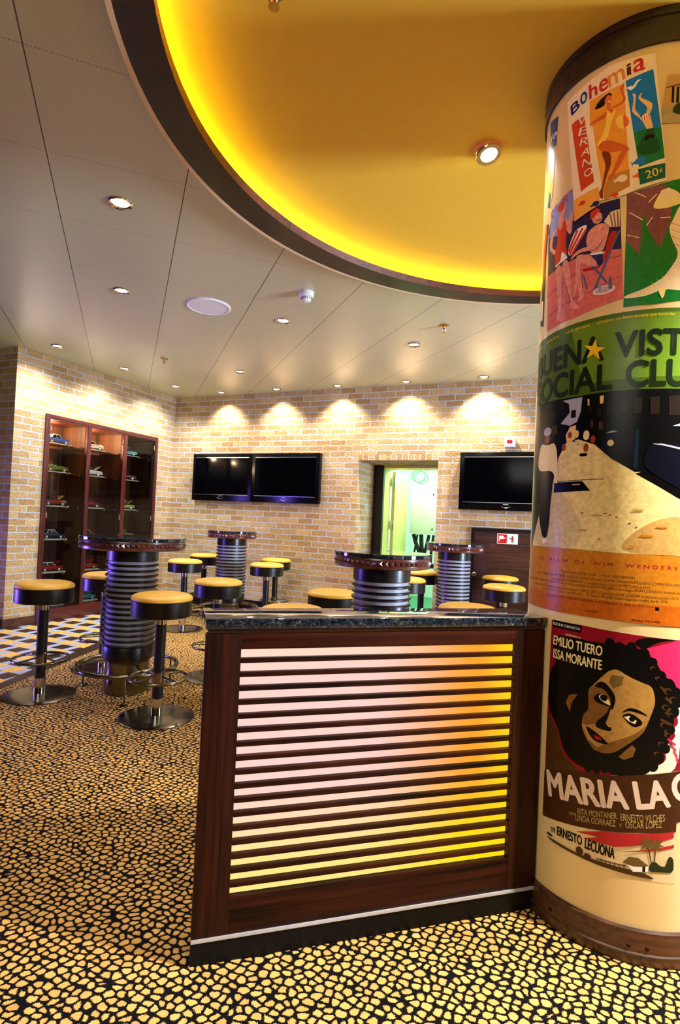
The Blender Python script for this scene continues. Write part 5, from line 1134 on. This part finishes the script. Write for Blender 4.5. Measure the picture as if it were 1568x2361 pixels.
table_copy('small bar table at right, between the doorway and the low rosewood door', (1.25, 6.03, 0), 0.8)

# ---------------------------------------------------------------- bar stools
def make_stool(label, loc, rz):
    t = thing('bar_stool', label, 'bar stool', loc, rz, 'yellow bar stools')
    R = 0.19
    m = MB(); m.lathe([(0, 0.792), (0.06, 0.7915), (0.12, 0.789), (0.15, 0.7855), (0.168, 0.781), (0.179, 0.7755), (0.186, 0.7695), (0.19, 0.762), (0.191, 0.755), (0.1885, 0.7495), (0.185, 0.7475), (0, 0.7475)], M['leather'], 56); m.done('cushion', t)
    m = MB(); m.lathe([(0, 0.747), (R-0.006, 0.747), (R-0.002, 0.744), (R-0.002, 0.652), (R-0.006, 0.648), (0, 0.648)], M['wenge'], 56); m.done('seat_drum', t)
    m = MB(); m.lathe([(0.036, 0.648), (0.036, 0.592)], M['chrome'], 28); m.done('upper_sleeve', t)
    m = MB(); m.lathe([(0.0345, 0.592), (0.0345, 0.29)], M['black'], 28); m.done('pole', t)
    m = MB(); m.lathe([(0.0345, 0.292), (0.0372, 0.29), (0.0372, 0.222), (0.0345, 0.22)], M['steel'], 28); m.done('ring_collar', t)
    m = MB(); m.tube([(0.18*cos(2*pi*k/48), 0.18*sin(2*pi*k/48), 0.252) for k in range(48)], 0.0095, M['steel'], True, 16); fr = m.done('foot_ring', t)
    for k in range(4):
        a = pi/4 + k*pi/2
        m = MB(); m.tube([(0.036*cos(a), 0.036*sin(a), 0.262), (0.175*cos(a), 0.175*sin(a), 0.254)], 0.006, M['steel'], False, 16); m.done('spoke', fr)
    m = MB(); m.lathe([(0.034, 0.222), (0.034, 0.12)], M['black'], 28); m.done('lower_pole', t)
    m = MB(); m.lathe([(0.0345, 0.122), (0.0375, 0.12), (0.0375, 0.014)], M['chrome'], 28); m.done('lower_sleeve', t)
    m = MB(); m.lathe([(0.0375, 0.016), (0.06, 0.0145), (0.15, 0.011), (0.225, 0.007), (0.234, 0.004), (0.234, 0.0005), (0, 0.0005)], M['steel'], 64); m.done('base_plate', t)
    return t
spots = [(-2.03, 3.93, 0.3, 'bar stool farthest left, beside the checkered tile floor'),
 (-1.90, 4.66, 1.0, 'bar stool half hidden behind the wide left table, in front of the display cabinet'),
 (-1.11, 3.61, 0.2, 'nearest bar stool, in front of the wide left table'),
 (-1.73, 6.40, 0.6, 'bar stool in front and left of the small table under the paired televisions'),
 (-1.76, 7.45, 0.1, 'bar stool behind and left of the small table under the paired televisions'),
 (-0.955, 4.56, 0.9, 'bar stool just left of the counter end, in front of the small far table'),
 (-0.80, 6.40, 0.5, 'front bar stool of two right of the small table under the paired televisions'),
 (-0.79, 7.21, 1.1, 'bar stool against the back wall, right of the small table under the televisions'),
 (-0.25, 3.32, 0.4, 'bar stool directly behind the counter left of centre, only its seat top showing'),
 (-0.02, 4.17, 0.7, 'bar stool left of the table in front of the doorway'),
 (0.67, 5.46, 0.2, 'bar stool peeking out right of the table behind the counter'),
 (0.95, 6.33, 0.8, 'bar stool in the doorway gap, mostly hidden by the small right table'),
 (0.87, 3.72, 0.3, 'bar stool directly behind the counter right of centre, only its seat top showing'),
 (1.53, 5.15, 0.5, 'front bar stool of two by the poster column, before the rosewood door'),
 (1.765, 6.09, 1.2, 'rear bar stool of two by the poster column, before the rosewood door')]
proto = None
for x, y, rz, lab in spots:
    if proto is None: proto = make_stool(lab, (x, y, 0), rz)
    else:
        c = copy_tree(proto); c.location = (x, y, 0); c.rotation_euler = (0, 0, rz); c['label'] = lab

# ---------------------------------------------------------------- display cabinet with model cars
W = CW1 - CW0
p0 = lw(CW1, 0, 0); AC = atan2(NV.y, NV.x)      # local x towards the corner, y into the wall
dc = thing('display_cabinet', 'built in mahogany display cabinet with glass doors and model cars', 'cabinet', p0, AC)
X = lambda w: CW1 - w
DPT = 0.42
m = MB(); m.box((0.001, -0.022, 0.0), (W-0.001, -0.001, 0.15), M['cab_h'], 0.001); m.done('plinth', dc)
m = MB(); m.box((0.001, -0.022, 0.151), (0.056, 0.04, CZ-0.002), M['cab'], 0.002); m.done('stile', dc)
m = MB(); m.box((W-0.056, -0.022, 0.151), (W-0.001, 0.04, CZ-0.002), M['cab'], 0.002); m.done('stile', dc)
m = MB(); m.box((0.0565, -0.022, CZ-0.056), (W-0.0565, 0.04, CZ-0.002), M['cab_h'], 0.002); m.done('top_rail', dc)
bays = [(X(2.10), X(1.572)), (X(1.516), X(0.991)), (X(0.927), X(0.41))]
for a, b in ((bays[0][1], bays[1][0]), (bays[1][1], bays[2][0])):
    m = MB(); m.box((a+0.0005, -0.02, 0.151), (b-0.0005, 0.035, CZ-0.057), M['cab'], 0.002); m.box((a+0.001, 0.0352, 0.151), (b-0.001, DPT-0.006, CZ-0.057), M['cab_back']); m.done('divider', dc)
m = MB(); m.box((0.001, DPT-0.005, 0.0), (W-0.001, DPT, CZ-0.001), M['cab_back']); m.done('back_panel', dc)
m = MB(); m.box((0.001, 0.041, 0.151), (0.055, DPT-0.006, CZ-0.058), M['cab_back']); m.box((W-0.055, 0.041, 0.151), (W-0.001, DPT-0.006, CZ-0.058), M['cab_back']); m.done('side_panel', dc)
m = MB(); m.box((0.021, 0.041, 0.11), (W-0.021, DPT-0.006, 0.15), M['cab_back']); m.done('bottom_panel', dc)
m = MB(); m.box((0.021, 0.041, CZ-0.058), (W-0.021, DPT-0.006, CZ-0.03), M['cab_h']); m.done('top_panel', dc)
SZ = [2.045, 1.715, 1.315, 0.925, 0.54]
for bi, (a, b) in enumerate(bays):
    for z in SZ:
        m = MB(); m.box((a+0.003, 0.06, z-0.008), (b-0.003, DPT-0.02, z), M['shelf_glass'], 0.001); sh = m.done('shelf', dc)
        for fx in (0.62, 0.95):
            x = a + (b-a)*fx
            m = MB(); m.box((x-0.007, 0.048, z-0.022), (x+0.007, 0.07, z+0.016), M['chrome'], 0.002); m.done('shelf_clip', sh)
    m = MB(); m.box((a+0.002, -0.012, 0.155), (b-0.002, -0.006, CZ-0.06), M['glass']); g = m.done('glass_door', dc)
    hx = b-0.022 if bi else a+0.004
    for z in (2.2, 1.22, 0.19):
        m = MB(); m.box((hx, -0.017, z-0.035), (hx+0.018, -0.0125, z+0.035), M['chrome'], 0.002); m.done('hinge', g)
    m = MB(); x = a+0.12; m.lathe([(0.045, CZ-0.0585), (0.045, CZ-0.066), (0.032, CZ-0.07), (0, CZ-0.0705)], M['lens_hot' if bi < 2 else 'lens_dim'], 24, (x, 0.2)); m.done('puck_light', dc)
    wp = dc.location + NV*x + (-NU)*0.2
    lamp('POINT', 'puck_glow', (wp.x, wp.y, CZ-0.11), 26.0 if bi < 2 else 0.1, (1.0, 0.72, 0.42), shadow_soft_size=0.02)

_cm = {}
def cpaint(c):
    if c not in _cm: _cm[c] = plain('car_paint_%d' % len(_cm), c, 0.18, 0.0, 0.6, 0.6, 0.01)
    return _cm[c]
CAR_GLASS = plain('car_window', (24, 34, 46), 0.08, 0, 0.7)
TYRE = plain('tyre_rubber', (14, 14, 14), 0.7); WW = plain('white_wall_hub', (225, 225, 228), 0.25, 0.4)
def make_car(label, loc, rz, body, roof=None, style='sedan', hood=False, accent=None):
    """model car about 28 cm long, nose towards local +x"""
    t = thing('model_car', label, 'model car', loc, rz, 'model cars in the display cabinet')
    L, HW = 0.285, 0.052; P = cpaint(body)
    low = [(-0.140, 0.022), (-0.143, 0.045), (-0.134, 0.062), (-0.075, 0.066), (0.045, 0.066), (0.115, 0.063), (0.136, 0.055), (0.142, 0.040), (0.138, 0.020),
           (0.112, 0.018), (0.108, 0.034), (0.094, 0.041), (0.078, 0.034), (0.074, 0.018), (-0.066, 0.018), (-0.070, 0.034), (-0.084, 0.041), (-0.100, 0.034), (-0.104, 0.020)]
    if style == 'truck':
        low = [(-0.14, 0.022), (-0.14, 0.05), (-0.02, 0.052), (0.045, 0.06), (0.12, 0.06), (0.138, 0.05), (0.14, 0.022), (0.112, 0.018), (0.108, 0.034), (0.094, 0.041), (0.078, 0.034), (0.074, 0.018), (-0.066, 0.018), (-0.070, 0.034), (-0.084, 0.041), (-0.100, 0.034), (-0.104, 0.020)]
    m = MB(); m.prism(low, -HW, HW, P, 0.006); m.done('body', t)
    if accent is not None:
        m = MB(); m.prism([(0.06, 0.05), (0.115, 0.0635), (0.137, 0.056), (0.142, 0.04), (0.12, 0.046)], -HW-0.001, HW+0.001, cpaint(accent), 0.001); m.done('nose_paint', t)
    m = MB(); m.prism([(-0.11, 0.046), (0.07, 0.046), (0.07, 0.05), (-0.11, 0.05)], -HW-0.0015, HW+0.0015, M['silver']); m.done('side_trim', t)
    def cabin(x0, x1, t0, t1, zt):
        m = MB(); a = 0.0655; pts = []
        for (x, z, w) in ((x0, a, HW-0.004), (t0, zt, HW-0.014), (t1, zt, HW-0.014), (x1, a, HW-0.004)):
            pts.append((m.bm.verts.new((x, -w, z)), m.bm.verts.new((x, w, z))))
        gi = m.mi(CAR_GLASS)
        for i in range(3): m.bm.faces.new((pts[i][0], pts[i+1][0], pts[i+1][1], pts[i][1])).material_index = gi
        m.bm.faces.new([p[0] for p in pts]).material_index = gi; m.bm.faces.new([p[1] for p in pts][::-1]).material_index = gi
        m.done('window', t)
        m = MB(); m.prism([(t0-0.012, zt-0.001), (t0, zt+0.006), (t1, zt+0.006), (t1+0.012, zt-0.001)], -HW+0.012, HW-0.012, cpaint(roof or body), 0.002)
        for x, tx in ((x0, t0), (x1, t1), ((x0+x1)/2, (t0+t1)/2)):
            for s in (-1, 1): m.tube([(x, s*(HW-0.0045), a), (tx, s*(HW-0.0145), zt)], 0.003, cpaint(roof or body), False, 6)
        m.done('roof', t)
    if style == 'sedan': cabin(-0.085, 0.045, -0.055, 0.012, 0.1)
    elif style == 'wagon': cabin(-0.135, 0.045, -0.12, 0.012, 0.1)
    elif style == 'truck':
        cabin(-0.02, 0.05, -0.012, 0.025, 0.108)
        m = MB(); m.box((-0.138, -HW+0.002, 0.05), (-0.026, HW-0.002, 0.1), P, 0.006); m.done('cargo_box', t)
    else:
        m = MB(); m.prism([(0.03, 0.066), (0.012, 0.09), (0.008, 0.09), (0.024, 0.066)], -HW+0.008, HW-0.008, CAR_GLASS); m.done('windscreen', t)
        m = MB(); m.box((-0.065, -HW+0.01, 0.06), (-0.045, HW-0.01, 0.078), cpaint((240, 238, 226)), 0.004); m.box((-0.02, -HW+0.01, 0.058), (-0.004, HW-0.01, 0.076), cpaint((240, 238, 226)), 0.004); m.done('seats', t)
    if hood:
        r4 = Matrix.Translation((0.05, 0, 0.067)) @ Matrix.Rotation(radians(-38), 4, 'Y')
        m = MB(); m.box((0, -HW+0.008, 0), (0.082, HW-0.008, 0.006), cpaint(accent or body), 0.002, r4); m.done('hood', t)
    for x in (0.093, -0.085):
        for s in (-1, 1):
            r4 = Matrix.Translation((x, s*(HW-0.006), 0.0205)) @ Matrix.Rotation(-s*pi/2, 4, 'X')
            m = MB(); m.lathe([(0, -0.006), (0.0205, -0.006), (0.0205, 0.006), (0.016, 0.009), (0, 0.009)], TYRE, 20, mat4=r4)
            m.lathe([(0.0155, 0.0095), (0.008, 0.011), (0, 0.0115)], WW, 16, mat4=r4); m.done('wheel', t)
    for x in (0.142, -0.143):
        m = MB(); m.box((x-0.004, -HW+0.002, 0.02), (x+0.004, HW-0.002, 0.031), M['silver'], 0.002); m.done('bumper', t)
    m = MB()
    for s in (-1, 1): m.lathe([(0.009, 0), (0.007, 0.003), (0, 0.004)], WW, 12, mat4=Matrix.Translation((0.141, s*0.036, 0.045)) @ Matrix.Rotation(pi/2, 4, 'Y'))
    m.done('headlights', t)
    return t
CARS = [(0, 0, (30, 92, 200), (238, 240, 242), 'sedan', False, None, 'blue model car with white roof on the top left cabinet shelf'),
 (0, 1, (96, 120, 34), None, 'open', False, None, 'olive green open model car on the left bay, second shelf'),
 (0, 2, (150, 28, 22), None, 'sedan', True, (222, 176, 60), 'red model car with yellow flamed nose and raised hood'),
 (0, 3, (20, 28, 66), (226, 230, 238), 'sedan', True, None, 'navy model car with pale roof on the left bay, fourth shelf'),
 (0, 4, (150, 26, 24), (230, 228, 220), 'wagon', True, None, 'red estate model car with white roof, low in the left bay'),
 (0, 5, (70, 72, 78), (180, 180, 184), 'sedan', False, None, 'grey model car on the cabinet bottom in the left bay'),
 (1, 0, (240, 234, 210), None, 'sedan', False, None, 'cream model car on the top shelf of the middle bay'),
 (1, 1, (226, 226, 234), (40, 70, 120), 'sedan', True, None, 'white model car with blue roof on the middle bay second shelf'),
 (1, 2, (122, 18, 16), (60, 14, 14), 'sedan', True, None, 'dark red model car in the middle bay, third shelf'),
 (1, 3, (140, 26, 30), (226, 220, 214), 'wagon', True, None, 'red and white model car behind the left table top, middle bay'),
 (1, 4, (176, 30, 26), None, 'sedan', True, None, 'bright red model car low in the middle bay'),
 (1, 5, (20, 120, 130), None, 'sedan', True, None, 'teal model car with raised hood on the middle bay bottom'),
 (2, 0, (110, 190, 200), None, 'truck', False, None, 'pale turquoise model truck on the top shelf of the right bay'),
 (2, 1, (120, 20, 26), None, 'truck', False, None, 'dark red model truck on the right bay second shelf'),
 (2, 2, (212, 206, 60), None, 'truck', True, None, 'yellow model truck with raised hood in the right bay'),
 (2, 3, (190, 204, 70), None, 'truck', False, None, 'lime model truck behind the left table top, right bay')]
PLB = plain('pale_display_board', (206, 200, 176), 0.5)
for bay, row, body, roof, style, hood, acc, lab in CARS:
    a, b = bays[bay]; z = SZ[row] if row < 5 else 0.1505
    lx, ly = a + (0.25 if bay == 0 else 0.18), 0.185
    w = dc.location + NV*lx - NU*ly
    yaw = AC + (-0.1 if bay == 0 else -0.35 if row < 2 or bay == 2 else -0.12)
    m = MB(); m.box((-0.16, -0.075, 0), (0.165, 0.075, 0.016), PLB, 0.001); pb = m.done('display_board'); pb.location = (w.x, w.y, z+0.0005); pb.rotation_euler = (0, 0, AC + (yaw-AC)*0.3)
    tag(pb, 'pale board under the ' + lab.split(' on ')[0].split(' in ')[0].split(' low ')[0].split(' behind ')[0].replace(', low', '') , 'display board', 'boards under the model cars')
    make_car(lab, (w.x, w.y, z+0.0172), yaw, body, roof, style, hood, acc)
